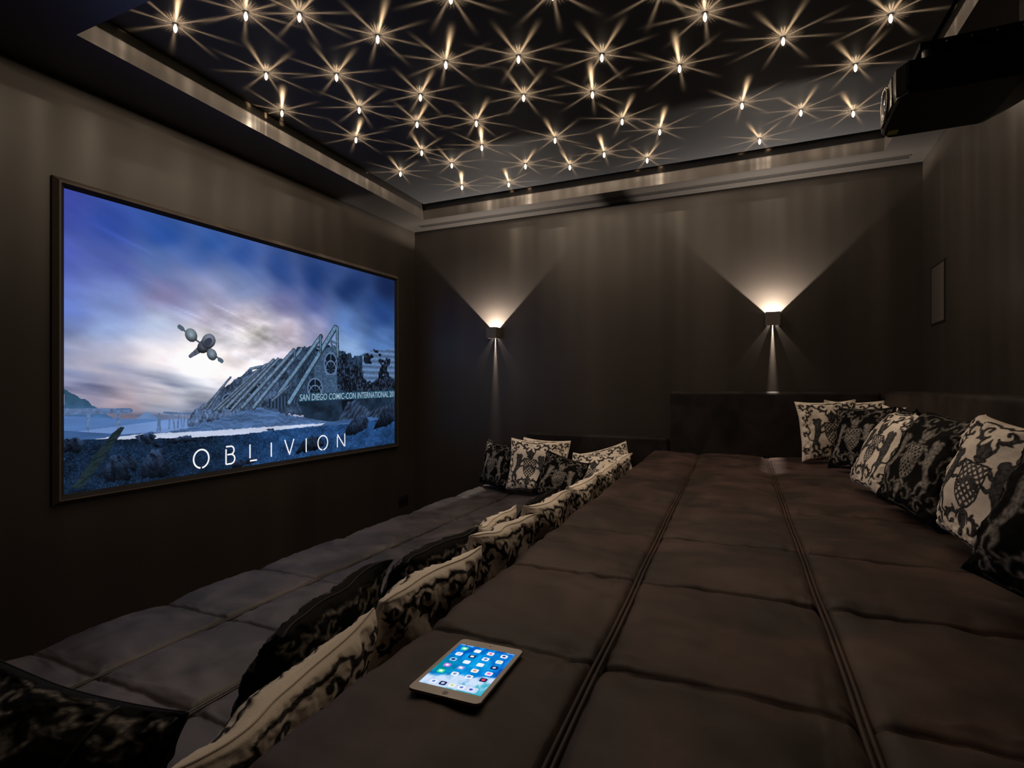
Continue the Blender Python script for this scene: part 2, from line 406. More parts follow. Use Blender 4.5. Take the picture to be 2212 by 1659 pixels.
# linear air slot in the far soffit
vent = empty('air_vent', (-1.2, 4.88, HS + CZ))
tag(vent, 'long narrow slotted air vent in the ceiling border along the lamp wall', 'air vent')
bm = bmesh.new()
x0, x1, y0, y1 = -2.13, 2.16, -0.036, 0.036
for lo, hi in (((x0, y0, -.003), (x1, y0 + .008, 0)), ((x0, y1 - .008, -.003), (x1, y1, 0)), ((x0, y0, -.003), (x0 + .008, y1, 0)), ((x1 - .008, y0, -.003), (x1, y1, 0))):
    add_box(bm, lo, hi)
link('vent_frame', bm_mesh('vent_frame', bm), SOFFIT, vent)
for yy in (-0.014, 0.0, 0.014):
    box_obj('vent_bar', (x0 + .008, yy - .0022, -.0025), (x1 - .008, yy + .0022, 0), SOFFIT, vent)
box_obj('vent_slot', (x0 + .008, y0 + .008, -.0012), (x1 - .008, y1 - .008, -.0002), BLACKPLASTIC, vent)

# ---------------------------------------------------------------- star lights
def star_light_data(name):
    L = bpy.data.lights.new(name, 'POINT')
    L.energy = 1.0
    L.shadow_soft_size = 0.004
    L.use_nodes = True
    t = L.node_tree
    n = t.nodes; k = t.links
    em = n['Emission']
    def math_(op, a, b=None, clamp=False):
        m = n.new('ShaderNodeMath'); m.operation = op; m.use_clamp = clamp
        for i, v in enumerate((a, b)):
            if v is None: continue
            if isinstance(v, (int, float)): m.inputs[i].default_value = v
            else: k.new(v, m.inputs[i])
        return m.outputs[0]
    tc = n.new('ShaderNodeTexCoord')
    sx = n.new('ShaderNodeSeparateXYZ')
    k.new(tc.outputs['Normal'], sx.inputs[0])
    x, y, z = sx.outputs
    r = math_('SQRT', math_('ADD', math_('MULTIPLY', x, x), math_('MULTIPLY', y, y)))
    phi = math_('ARCTAN2', y, x)
    c4 = math_('ABSOLUTE', math_('COSINE', math_('MULTIPLY', phi, 4.0)))
    c17 = math_('ABSOLUTE', math_('COSINE', math_('MULTIPLY', phi, 17.0)))
    up = math_('MAXIMUM', z, 0.02)
    tan = math_('DIVIDE', r, up)                          # distance along the ceiling / drop
    ray = math_('POWER', c4, 44.0)
    fine = math_('MULTIPLY', math_('POWER', c17, 6.0), 1.1)
    def ramp(v, a, b):                                    # 1 below a, 0 above b
        mr = n.new('ShaderNodeMapRange'); mr.interpolation_type = 'SMOOTHSTEP'
        mr.inputs['From Min'].default_value = a; mr.inputs['From Max'].default_value = b
        mr.inputs['To Min'].default_value = 1.0; mr.inputs['To Max'].default_value = 0.0
        k.new(v, mr.inputs['Value'])
        return mr.outputs[0]
    ray = math_('MULTIPLY', ray, ramp(tan, 1.2, 6.8))
    fine = math_('MULTIPLY', fine, ramp(tan, 0.6, 2.1))
    gain = math_('DIVIDE', 1.0, math_('MULTIPLY', up, math_('ADD', up, 0.10)))
    upper = math_('MULTIPLY', math_('MULTIPLY', math_('ADD', ray, fine), gain), STAR_UP)
    wide = math_('MULTIPLY', math_('POWER', c4, 24.0), 1.3)
    az = math_('ABSOLUTE', z)
    deep = math_('SUBTRACT', math_('ADD', 1.0, math_('MULTIPLY', ramp(az, 0.04, 0.20), 0.5)), math_('MULTIPLY', ramp(az, 0.38, 0.75), 0.70))
    lower = math_('MULTIPLY', math_('MULTIPLY', math_('ADD', math_('ADD', wide, math_('MULTIPLY', math_('POWER', c17, 5.0), 0.35)), 0.45), deep), STAR_DOWN)
    isup = math_('GREATER_THAN', z, 0.0)
    mix = n.new('ShaderNodeMix'); mix.data_type = 'FLOAT'
    k.new(isup, mix.inputs[0]); k.new(lower, mix.inputs[2]); k.new(upper, mix.inputs[3])
    k.new(mix.outputs[0], em.inputs['Strength'])
    cm = n.new('ShaderNodeMix'); cm.data_type = 'RGBA'
    k.new(isup, cm.inputs[0]); cm.inputs[6].default_value = (*STAR_COL, 1); cm.inputs[7].default_value = (*STAR_RAY_COL, 1)
    k.new(cm.outputs[2], em.inputs['Color'])
    return L

STAR_LIGHT = star_light_data('star_light')
GLOW = mat_emit('glowing_crystal', (1.0, 0.80, 0.55), 14.0, sampled=False)
RINGMAT = mat_plain('dark_bronze_ring', (0.06, 0.05, 0.045), 0.4, metal=0.5)
bm = bmesh.new()
add_lathe(bm, [(0.0035, -0.004), (0.0065, -0.012), (0.0085, -0.020), (0.0080, -0.030), (0.0060, -0.037), (0.0004, -0.044)], 12)
crystal_me = bm_mesh('crystal', bm); crystal_me.materials.append(GLOW)
bm = bmesh.new()
add_lathe(bm, [(0.012, 0.0), (0.012, -0.002), (0.009, -0.004), (0.004, -0.0045)], 16)
ring_me = bm_mesh('mount_ring', bm); ring_me.materials.append(RINGMAT)
ORD = ['first', 'second', 'third', 'fourth', 'fifth', 'sixth', 'seventh', 'eighth', 'ninth', 'tenth', 'eleventh', 'twelfth', 'thirteenth',
       'fourteenth', 'fifteenth', 'sixteenth', 'seventeenth', 'eighteenth', 'nineteenth', 'twentieth']
TENS = {20: 'twenty', 30: 'thirty', 40: 'forty'}
def ordinal(k):
    if k <= 20: return ORD[k - 1]
    t, u = k // 10 * 10, k % 10
    return (TENS[t][:-1] + 'ieth') if u == 0 else TENS[t] + '-' + ORD[u - 1]
for k, (x, y) in enumerate(STARS):
    s = empty('star_light', (x, y, HC + CZ), (0, 0, rng.uniform(0, math.pi / 4)))
    tag(s, 'small glowing star light in the black ceiling, %s counted from the left in the photo' % ordinal(k + 1), 'ceiling light', 'star lights in the ceiling')
    for nm, me in (('mount_ring', ring_me), ('crystal', crystal_me)):
        c = bpy.data.objects.new(nm, me); COL.objects.link(c); c.parent = s
    lt = bpy.data.objects.new('glow', STAR_LIGHT); COL.objects.link(lt); lt.parent = s
    lt.location = (0, 0, -0.052)

# ---------------------------------------------------------------- wall lamps
def sconce_light(name):
    L = bpy.data.lights.new(name, 'POINT')
    L.energy = 1.0
    L.shadow_soft_size = 0.0022
    L.color = SCONCE_COL
    L.use_nodes = True
    t = L.node_tree; n = t.nodes; k = t.links
    def math_(op, a, b=None):
        m = n.new('ShaderNodeMath'); m.operation = op
        for i, v in enumerate((a, b)):
            if v is None: continue
            if isinstance(v, (int, float)): m.inputs[i].default_value = v
            else: k.new(v, m.inputs[i])
        return m.outputs[0]
    tc = n.new('ShaderNodeTexCoord'); sx = n.new('ShaderNodeSeparateXYZ')
    k.new(tc.outputs['Normal'], sx.inputs[0])
    x, y, z = sx.outputs
    ay = math_('MAXIMUM', math_('ABSOLUTE', y), 0.03)
    rise = math_('DIVIDE', math_('ABSOLUTE', z), ay)
    shaped = math_('MINIMUM', math_('POWER', math_('MAXIMUM', rise, 0.3), 0.9), 4.2)
    side = math_('DIVIDE', math_('ABSOLUTE', x), math_('MAXIMUM', math_('ABSOLUTE', z), 0.02))
    isdown = math_('LESS_THAN', z, 0.0)
    faint = math_('MULTIPLY', isdown, math_('GREATER_THAN', side, 0.15))
    down = math_('SUBTRACT', 1.0, math_('ADD', math_('MULTIPLY', faint, 0.53), math_('MULTIPLY', isdown, 0.45)))
    s = math_('MULTIPLY', math_('MULTIPLY', shaped, down), SCONCE)
    k.new(s, n['Emission'].inputs['Strength'])
    return L
SL = sconce_light('wall_lamp_light')
HW, HH, DP, TH = 0.055, 0.055, 0.10, 0.004
def wall_lamp(x, z, label):
    o = empty('wall_lamp', (x, YF, z + CZ))
    tag(o, label, 'wall lamp', 'up-down cube lamps on the far wall')
    bm = bmesh.new()
    add_box(bm, (-HW, -DP, -HH), (HW, -DP + TH, HH))
    add_box(bm, (-HW, -DP + TH, -HH), (-HW + TH, 0, HH))
    add_box(bm, (HW - TH, -DP + TH, -HH), (HW, 0, HH))
    link('housing', bm_mesh('housing', bm), BRONZE, o)
    bm = bmesh.new()
    i = HW - TH
    for a, b in ((-i, -.045), (-.020, -.0032), (.0032, .020), (.045, i)):
        add_box(bm, (a, -DP + TH, -HH), (b, 0, -HH + .002))
    link('slotted_bottom_plate', bm_mesh('slotted_bottom_plate', bm), BLACKPLASTIC, o)
    bm = bmesh.new()
    add_lathe(bm, [(.006, -.005), (.006, .004), (.003, .0055)], 12, (0, -.05, -.003 + .0))
    e = link('bulb_holder', bm_mesh('bulb_holder', bm), BLACKPLASTIC, o)
    e.location = (0, -.035, 0)
    lt = bpy.data.objects.new('glow', SL); COL.objects.link(lt); lt.parent = o
    lt.location = (0, -.046, .004)
    return o
wall_lamp(-2.512, 0.528, 'dark cube wall lamp nearer the projection screen')
wall_lamp(0.047, 0.540, 'dark cube wall lamp above the padded headboard')

# ---------------------------------------------------------------- in-wall speaker and outlet
spk = empty('wall_speaker', (XR, 4.62, 0.625 + CZ))
tag(spk, 'flush dark in-wall speaker on the right wall', 'speaker')
bm = bmesh.new()
for lo, hi in (((-.006, -.165, -.205), (0, -.155, .205)), ((-.006, .155, -.205), (0, .165, .205)), ((-.006, -.155, -.205), (0, .155, -.195)), ((-.006, -.155, .195), (0, .155, .205))):
    add_box(bm, lo, hi)
link('speaker_frame', bm_mesh('speaker_frame', bm), BLACKPLASTIC, spk)
box_obj('grille', (-.004, -.153, -.193), (0, .153, .193), mat_plain('grille_cloth', (.075, .066, .058), .8, var=.25, scale=300, bump=.4, bscale=600), spk)
out = empty('wall_outlet', (XL, 4.82, -1.225 + CZ))
tag(out, 'black double socket plate low on the screen wall', 'socket')
box_obj('face_plate', (0, -.08, -.05), (.009, .08, .05), BLACKPLASTIC, out, .003)
for yy in (-.038, .038):
    bm = bmesh.new()
    add_lathe(bm, [(.022, .009), (.022, .011), (.018, .011), (.016, .0095)], 20, (0, yy, 0), 'X')
    link('socket', bm_mesh('socket', bm), BLACKGLOSS, out, True)

# ---------------------------------------------------------------- projection screen
SX = XL + 0.012
S_Y0, S_Z0, S_W, S_H = 1.704, -0.598, 2.949, 1.676
screen = empty('projection_screen', (XL, S_Y0 + S_W / 2, S_Z0 + S_H / 2 + CZ))
tag(screen, 'large framed projection screen showing a ruined landscape at dusk', 'screen')
def SL3(u, v, d=0.0):       # a point of the screen surface in the screen's own frame
    return ((SX - XL) + d, (u - 0.5) * S_W, (v - 0.5) * S_H)

FRAME = mat_plain('taupe_screen_frame', (0.12, 0.10, 0.085), 0.6, var=0.05)
FRAME_BLACK = mat_plain('black_velvet_screen_frame', (0.010, 0.010, 0.011), 0.85)
# frame rails: outer slope, ridge, inner slope; mitred at the corners
def frame_ring(e, x):
    return [(x, -S_W / 2 - e, -S_H / 2 - e), (x, S_W / 2 + e, -S_H / 2 - e), (x, S_W / 2 + e, S_H / 2 + e), (x, -S_W / 2 - e, S_H / 2 + e)]
prof = [(0.054, 0.0), (0.054, 0.012), (0.032, 0.036), (0.022, 0.036), (0.0, 0.014), (0.0, 0.0)]
bm = bmesh.new()
rings = [[bm.verts.new(p) for p in frame_ring(e, x)] for e, x in prof]
for A, B in zip(rings[:-1], rings[1:]):
    for j in range(4):
        bm.faces.new((A[j], A[(j + 1) % 4], B[(j + 1) % 4], B[j]))
frame = link('frame', bm_mesh('frame', bm), FRAME, screen)
bm = bmesh.new()
rings = [[bm.verts.new(p) for p in frame_ring(e, x)] for e, x in [(0.0215, 0.0370), (0.0, 0.0150), (0.0, 0.0125), (0.0215, 0.0345)]]
for A, B in zip(rings, rings[1:] + rings[:1]):
    for j in range(4):
        bm.faces.new((A[j], A[(j + 1) % 4], B[(j + 1) % 4], B[j]))
link('frame_lining', bm_mesh('frame_lining', bm), FRAME_BLACK, frame)

# sky: soft colours between measured points, broken up by streaky noise
def sky_rgb(U, V):
    pts = np.array(SKY, dtype=np.float64)
    wu = (fbm(U * 4, V * 6, 4, 3) - .5) * .10
    wv = (fbm(U * 4 + 9, V * 6 + 4, 4, 5) - .5) * .10
    x = (U + wu) * 1.76; y = V + wv
    acc = np.zeros(U.shape + (3,)); ws = np.zeros(U.shape)
    for u, v, r, g, b in pts:
        d2 = (x - u * 1.76) ** 2 + (y - v) ** 2 + 0.0035
        w = 1.0 / d2 ** 1.6
        acc += w[..., None] * np.array([r, g, b]); ws += w
    rgb = acc / ws[..., None]
    # streaks run down to the right at the top, level near the horizon
    t = sstep(.35, .75, V)
    s = fbm(U * 3.0 + V * 1.6 * t, V * (16 - 7 * t) + U * 9.0 * t, 5, 11) - .5
    wisp = fbm(U * 10 + V * 14, V * 26 + U * 12, 4, 23)
    wm = np.exp(-(((U - .26) / .14) ** 2 + ((V - .74 + (U - .26) * .55) / .11) ** 2))
    puff = fbm(U * 14, V * 20, 5, 31) - .5
    pm = np.exp(-(((U - .44) / .16) ** 2 + ((V - .56) / .16) ** 2))
    band = fbm(U * 2.2 + 3, V * 11 + U * 3.0, 4, 37)
    bm_ = sstep(.55, .48, V) * sstep(.52, .30, U)
    rgb = rgb * (1 - .42 * (bm_ * sstep(.48, .66, band))[..., None] * np.array([1.1, 1.0, .8])) + (bm_ * sstep(.50, .36, band) * sstep(.30, .36, V))[..., None] * np.array([26, 18, 8])
    fine = fbm(U * 11 + 5, V * 15 + U * 5, 5, 67) - .5
    k = 1 + 0.24 * s + .30 * fine * sstep(.95, .6, V) + wm * sstep(.5, .75, wisp) * .5 + pm * puff * .75
    return np.clip(rgb * .95 * k[..., None], 0, 252)
NX, NY = 300, 170
u = np.linspace(0, 1, NX); v = np.linspace(0, 1, NY)
U, V = np.meshgrid(u, v)
co = np.stack([np.full(U.shape, SX - XL), (U - .5) * S_W, (V - .5) * S_H], -1).reshape(-1, 3)
me = np_mesh('screen_surface', co, grid_quads(NX, NY), lin_arr(sky_rgb(U, V)).reshape(-1, 3))
SKYMAT = mat_emit('projected_sky', strength=SCREEN_GAIN, attr='Col')
surface = link('screen_surface', me, SKYMAT, screen)

# the projected landscape: flat picture content on the screen
NX, NY = 1150, 452
VTOP = 0.69
u = np.linspace(0, 1, NX); v = np.linspace(0, VTOP, NY)
U, V = np.meshgrid(u, v)
X = U * 1.76
img = np.zeros(U.shape + (3,)); mask = np.zeros(U.shape, dtype=bool)
def pp(poly): return [(a * 1.76, b) for a, b in poly]
def put(m, rgb):
    img[m] = (rgb[m] if isinstance(rgb, np.ndarray) and rgb.ndim == 3 else rgb)
    mask[m] = True
def C(*c): return np.array(c, dtype=np.float64)
N1 = fbm(X * 20, V * 30, 5, 41); N2 = fbm(X * 90, V * 110, 3, 43); N3 = fbm(X * 6, V * 50, 4, 47)
jag = (fbm(X * 60, V * 60, 3, 53) - .5) * .02
# far hills
put(in_poly(X + jag * .3, V + jag * .3, pp(P['peak'])), C(95, 125, 170)[None, None] * (0.9 + .2 * N1)[..., None])
hm = in_poly(X + jag * .2, V + jag * .4, pp(P['hill']))
haze = sstep(.17, .33, V)[..., None]
put(hm, (C(72, 108, 165) * (1 - haze) + C(50, 82, 110) * haze) * (0.75 + .5 * N1)[..., None])
put(in_poly(X, V, pp([(0, .1), (0, .255), (.12, .235), (.28, .215), (.40, .20), (.5, .1)])), (C(82, 118, 175)[None, None] * (.9 + .2 * N3)[..., None]))
# mist in the valley
mist = in_poly(X, V, pp([(.0, .10), (.0, .20), (.2, .225), (.30, .225), (.33, .2), (.5, .18), (.5, .1)]))
put(mist, (C(108, 140, 195)[None, None] * (.92 + .16 * N3)[..., None]))
for a, b, c, d, w in BRIDGE:
    dd, t = seg_dist(X, V, a * 1.76, b, c * 1.76, d)
    put(dd < w * .0017 + jag * .02, C(88, 112, 152)[None, None] * (.8 + .4 * N2)[..., None])
# slope under the ruin
mo = in_poly(X + jag * .4, V + jag * .6, pp(P['mound']))
fold = .5 + .5 * np.sin(V * 260 + X * 40 + N1 * 16)
put(mo, (C(74, 104, 150)[None, None] * (.62 + .5 * N3 + .18 * fold)[..., None]))
# ruin
ru = in_poly(X + jag * 1.2, V + jag * 1.4, pp(P['ruin']))
far = sstep(.68, .36, U)[..., None]
base = C(52, 76, 108) * (1 - far) + C(96, 122, 165) * far
rub = fbm(X * 130, V * 90, 3, 61)
put(ru, base * (.25 + .75 * N1 + .75 * (rub - .45))[..., None])
# wall bands at the right end
bands = ru & (U > .83) & (V > .36)
put(bands, (C(92, 122, 165) * (.62 + .3 * np.sin(V * 95) ** 2 + .25 * N2)[..., None]))
deb = ru & (fbm(X * 14, V * 14, 3, 71) > .56) & (U > .62)
put(deb, (C(26, 34, 48)[None, None] * (.5 + 2.2 * np.clip(rub - .42, 0, 1) * 2)[..., None]))
put(in_poly(X, V, pp(P['tower'])), (C(62, 86, 116)[None, None] * (.65 + .6 * N2)[..., None]))
for a, b, rw, rh in ARCH:
    ex = (U - a) / rw; ey = (V - b) / rh
    m = (ex ** 2 + np.where(ey > 0, ey, ey * .8) ** 2 < 1) & (ey > -.95)
    rim = m & (ex ** 2 + ey ** 2 > .72)
    put(m, C(16, 26, 40))
    put(rim, C(88, 112, 146))
    ang = np.arctan2(ey + .5, ex)
    rib = m & ((np.abs(np.sin(ang * 4)) < .16) | (np.abs(np.hypot(ex, ey + .5) - .75) < .06))
    put(rib, C(92, 116, 148))
# shaded underside and doorway
put(in_poly(X, V, pp([(.56, .275), (.98, .285), (.99, .20), (.70, .16), (.585, .195)])), (C(30, 46, 66)[None, None] * (.5 + .9 * N1)[..., None]))
put(in_poly(X + jag * .5, V + jag * .5, pp([(.735, .275), (.79, .28), (.80, .20), (.74, .19)])), C(14, 20, 30))
pile = in_poly(X + jag, V + jag, pp([(.76, .26), (.80, .275), (.86, .21), (1.0, .25), (1.0, .17), (.72, .165)]))
put(pile, (C(52, 70, 98)[None, None] * (.4 + .8 * N1 + .4 * np.sin(X * 150 - V * 190 + N1 * 10) * .5)[..., None]))
ba = in_poly(X, V, pp(P['barrel']))
put(ba, (C(58, 82, 114)[None, None] * (.7 + .3 * np.sin(X * 320))[..., None]))
for a, b, c, d, w, sh in BEAMS:
    dd, t = seg_dist(X, V, a * 1.76, b, c * 1.76, d)
    hz = float(np.clip((.62 - (a + c) / 2) / .3, 0, 1))
    bc = C(98, 132, 164) * (1 - hz) + C(132, 156, 192) * hz
    ww = w * .0021
    put(dd < ww * 1.15, bc * .42)
    dd2, t2 = seg_dist(X, V, a * 1.76 - .0012, b + .001, c * 1.76 - .0012, d + .001)
    put(dd2 < ww * .62, (bc * sh)[None, None] * (.75 + .5 * N2)[..., None])
bn = in_poly(X, V, pp(P['banner']))
put(bn, C(36, 70, 92)[None, None] * (.85 + .3 * N1)[..., None])
put(in_poly(X, V, pp(P['bank'])) & ~ru, (C(60, 92, 142)[None, None] * (.75 + .5 * N3)[..., None]))
put(in_poly(X + jag * .3, V + jag * .35, pp(P['river'])), (C(190, 200, 224)[None, None] * (.9 + .2 * N3)[..., None]))
gr = in_poly(X + jag * .3, V + jag * .3, pp(P['ground']))
speck = sstep(.66, .86, fbm(X * 420, V * 520, 2, 83))
g = (C(32, 58, 94)[None, None] * (.10 + .85 * N1 + .75 * (fbm(X * 170, V * 240, 2, 87)))[..., None])
right = sstep(.25, .5, U)[..., None]
g = g * (1 - .42 * (1 - right)) + C(0, 8, 18) * right + speck[..., None] * C(60, 80, 112) * .5
put(gr, g)
for k, rck in enumerate(ROCKS):
    m = in_poly(X + jag * .9, V + jag * .9, pp(rck))
    top = fbm(X * 60 + k, V * 46 + X * 34, 5, 91 + k)
    vv = np.array([q[1] for q in rck]); f_ = np.clip((V - vv.min()) / np.ptp(vv), 0, 1)
    crack = np.abs(fbm(X * 34 + V * 22 + k, V * 40 - X * 12, 4, 191 + k) - .5)
    put(m, (C(44, 62, 92)[None, None] * (np.clip(.18 + 1.0 * f_ * top * 1.7, .15, 1.5) * (.45 + .55 * sstep(.0, .05, crack)))[..., None]))
put(in_poly(X + jag * .1, V + jag * .1, pp(P['plank'])), (C(30, 44, 50)[None, None] * (.6 + .7 * fbm(X * 40 + V * 60, X * 90 - V * 160, 3, 97))[..., None]))
put(in_poly(X, V, pp(P['spike'])), C(22, 48, 60))
# a small plain twin-pod aircraft
def blob(c, ra, rb, ang):
    dx, dy = X - c[0] * 1.76, V - c[1]
    ca, sa = math.cos(ang), math.sin(ang)
    return ((dx * ca + dy * sa) / ra) ** 2 + ((-dx * sa + dy * ca) / rb) ** 2
def ball(c, ra, rb, ang, col):
    q = blob(c, ra, rb, ang)
    lit = np.clip(1 - .55 * np.sqrt(np.clip(q, 0, 1)) + .9 * (V - c[1]) / rb * .3, .3, 1.2)
    put(q < 1, col[None, None] * lit[..., None])
cf = CRAFT
for a, b, w in ((cf['w1'], cf['a'], .0045), (cf['a'], cf['w2'], .0045)):
    dd, t = seg_dist(X, V, a[0] * 1.76, a[1], b[0] * 1.76, b[1])
    put(dd < w, C(70, 80, 98))
for e, c in (('w1', 'b'), ('w2', 'c')):
    dx, dy = cf[e][0] - cf[c][0], cf[e][1] - cf[c][1]
    dd, t = seg_dist(X, V, cf[e][0] * 1.76, cf[e][1], (cf[e][0] - dx * .22) * 1.76, cf[e][1] - dy * .22)
    put(dd < .010, C(80, 95, 112))
dd, t = seg_dist(X, V, cf['e'][0] * 1.76, cf['e'][1], cf['a'][0] * 1.76, cf['a'][1])
put(dd < .008 + .010 * t, C(84, 90, 106)[None, None] * (.8 + .4 * N2)[..., None])
ball(cf['a'], .034, .026, .75, C(98, 104, 122))
ball(cf['b'], .026, .029, .6, C(150, 168, 182))
ball(cf['c'], .023, .026, .6, C(138, 156, 174))
ball(cf['d'], .034, .030, .75, C(142, 152, 172))
put(blob((cf['d'][0] - .002, cf['d'][1] - .004), .022, .014, .75) < 1, C(54, 60, 76))

faces = grid_quads(NX, NY)
keep = mask.ravel()[faces].all(axis=1)
faces = faces[keep]
used = np.unique(faces)
remap = np.full(NX * NY, -1, dtype=np.int32); remap[used] = np.arange(len(used))
co = np.stack([np.full(U.shape, SX - XL + .0015), (U - .5) * S_W, (V - .5) * S_H], -1).reshape(-1, 3)
me = np_mesh('projected_landscape', co[used], remap[faces], lin_arr(np.clip(img, 0, 255)).reshape(-1, 3)[used])
link('projected_landscape', me, mat_emit('projected_picture', strength=SCREEN_GAIN, attr='Col', sampled=False), surface)

# title lettering: thin strokes with small stencil breaks
def ribbon(bm, pts, w):
    pts = [Vector((p[0], p[1])) for p in pts]
    L, R = [], []
    for k, p in enumerate(pts):
        a = pts[max(0, k - 1)]; b = pts[min(len(pts) - 1, k + 1)]
        t = (b - a).normalized(); nrm = Vector((-t.y, t.x)) * w / 2
        L.append(p + nrm); R.append(p - nrm)
    vs = [(bm.verts.new((SX - XL + .003, l.x, l.y)), bm.verts.new((SX - XL + .003, r.x, r.y))) for l, r in zip(L, R)]
    for a, b in zip(vs[:-1], vs[1:]):
        bm.faces.new((a[0], a[1], b[1], b[0]))
def arc(cx, cy, rx, ry, a0, a1, n=40):
    return [(cx + rx * math.cos(math.radians(a0 + (a1 - a0) * k / n)), cy + ry * math.sin(math.radians(a0 + (a1 - a0) * k / n))) for k in range(n + 1)]
SWID = .011
TITLE = mat_emit('projected_white', lin(246, 246, 250), 1.0, sampled=False)
for ch, u0, v1, u1, v0 in LET:
    bm = bmesh.new()
    x0, x1 = (u0 - .5) * S_W, (u1 - .5) * S_W
    y0, y1 = (v0 - .5) * S_H, (v1 - .5) * S_H
    w, h = x1 - x0, y1 - y0
    if ch == 'O':
        ribbon(bm, arc(x0 + w / 2, y0 + h / 2, w / 2, h / 2, -84, 264), SWID)
    elif ch == 'B':
        m = y0 + h * .54
        ribbon(bm, [(x0, y0), (x0, y1 - h * .14)], SWID)
        ribbon(bm, [(x0, y1), (x0 + w * .55, y1)] + arc(x0 + w * .55, (y1 + m) / 2, w * .36, (y1 - m) / 2, 90, -90, 14) + [(x0 + w * .15, m)], SWID)
        ribbon(bm, [(x0 + w * .55, m)] + arc(x0 + w * .55, (y0 + m) / 2, w * .45, (m - y0) / 2, 90, -90, 14) + [(x0, y0)], SWID)
    elif ch == 'L':
        ribbon(bm, [(x0, y1), (x0, y0 + h * .16)], SWID); ribbon(bm, [(x0, y0), (x1, y0)], SWID)
    elif ch == 'I':
        ribbon(bm, [((x0 + x1) / 2, y1), ((x0 + x1) / 2, y0)], SWID)
    elif ch == 'V':
        ribbon(bm, [(x0, y1), (x0 + w * .46, y0 + h * .12)], SWID); ribbon(bm, [(x1, y1), (x0 + w * .5, y0)], SWID)
    elif ch == 'N':
        ribbon(bm, [(x0, y0), (x0, y1 - h * .14)], SWID); ribbon(bm, [(x0, y1), (x1 - w * .08, y0 + h * .04)], SWID); ribbon(bm, [(x1, y0), (x1, y1)], SWID)
    link('title_letter', bm_mesh('title_letter', bm), TITLE, surface)

fc = bpy.data.curves.new('banner_text', 'FONT')
fc.body = 'SAN DIEGO COMIC-CON INTERNATIONAL 201'
fc.size = 1.0
fc.offset = 0.008
fo = bpy.data.objects.new('banner_text', fc)
COL.objects.link(fo)
bpy.context.view_layer.update()
tm = bpy.data.meshes.new_from_object(fo.evaluated_get(bpy.context.evaluated_depsgraph_get()))
bpy.data.objects.remove(fo); bpy.data.curves.remove(fc)
n = len(tm.vertices)
tv = np.zeros(n * 3, dtype=np.float32); tm.vertices.foreach_get('co', tv); tv = tv.reshape(-1, 3)
s = (tv[:, 0] - tv[:, 0].min()) / np.ptp(tv[:, 0]); q = (tv[:, 1] - tv[:, 1].min()) / np.ptp(tv[:, 1])
tl, bl, tr, br_ = [np.array(p) for p in BANTXT]
uvp = (1 - s)[:, None] * ((1 - q)[:, None] * bl + q[:, None] * tl) + s[:, None] * ((1 - q)[:, None] * br_ + q[:, None] * tr)
nv = np.stack([np.full(n, SX - XL + .003), (uvp[:, 0] - .5) * S_W, (uvp[:, 1] - .5) * S_H], -1).astype(np.float32)
tm.vertices.foreach_set('co', nv.ravel()); tm.materials.clear(); tm.name = 'banner_lettering'
link('banner_lettering', tm, mat_emit('projected_pale_blue', lin(150, 176, 196), 1.0, sampled=False), surface)

# ---------------------------------------------------------------- lounge platforms
SEAM_Y = [1.13, 1.65, 2.17, 2.85, 3.60, 4.32]
def axis_pts(a, b, step, keys, fine=0.006, reach=0.05):
    s = set(np.round(np.arange(a, b + 1e-6, step), 4).tolist()) | {round(a, 4), round(b, 4)}
    for k in keys:
        for d in np.arange(-reach, reach + 1e-6, fine):
            if a <= k + d <= b: s.add(round(k + d, 4))
    return np.array(sorted(s))

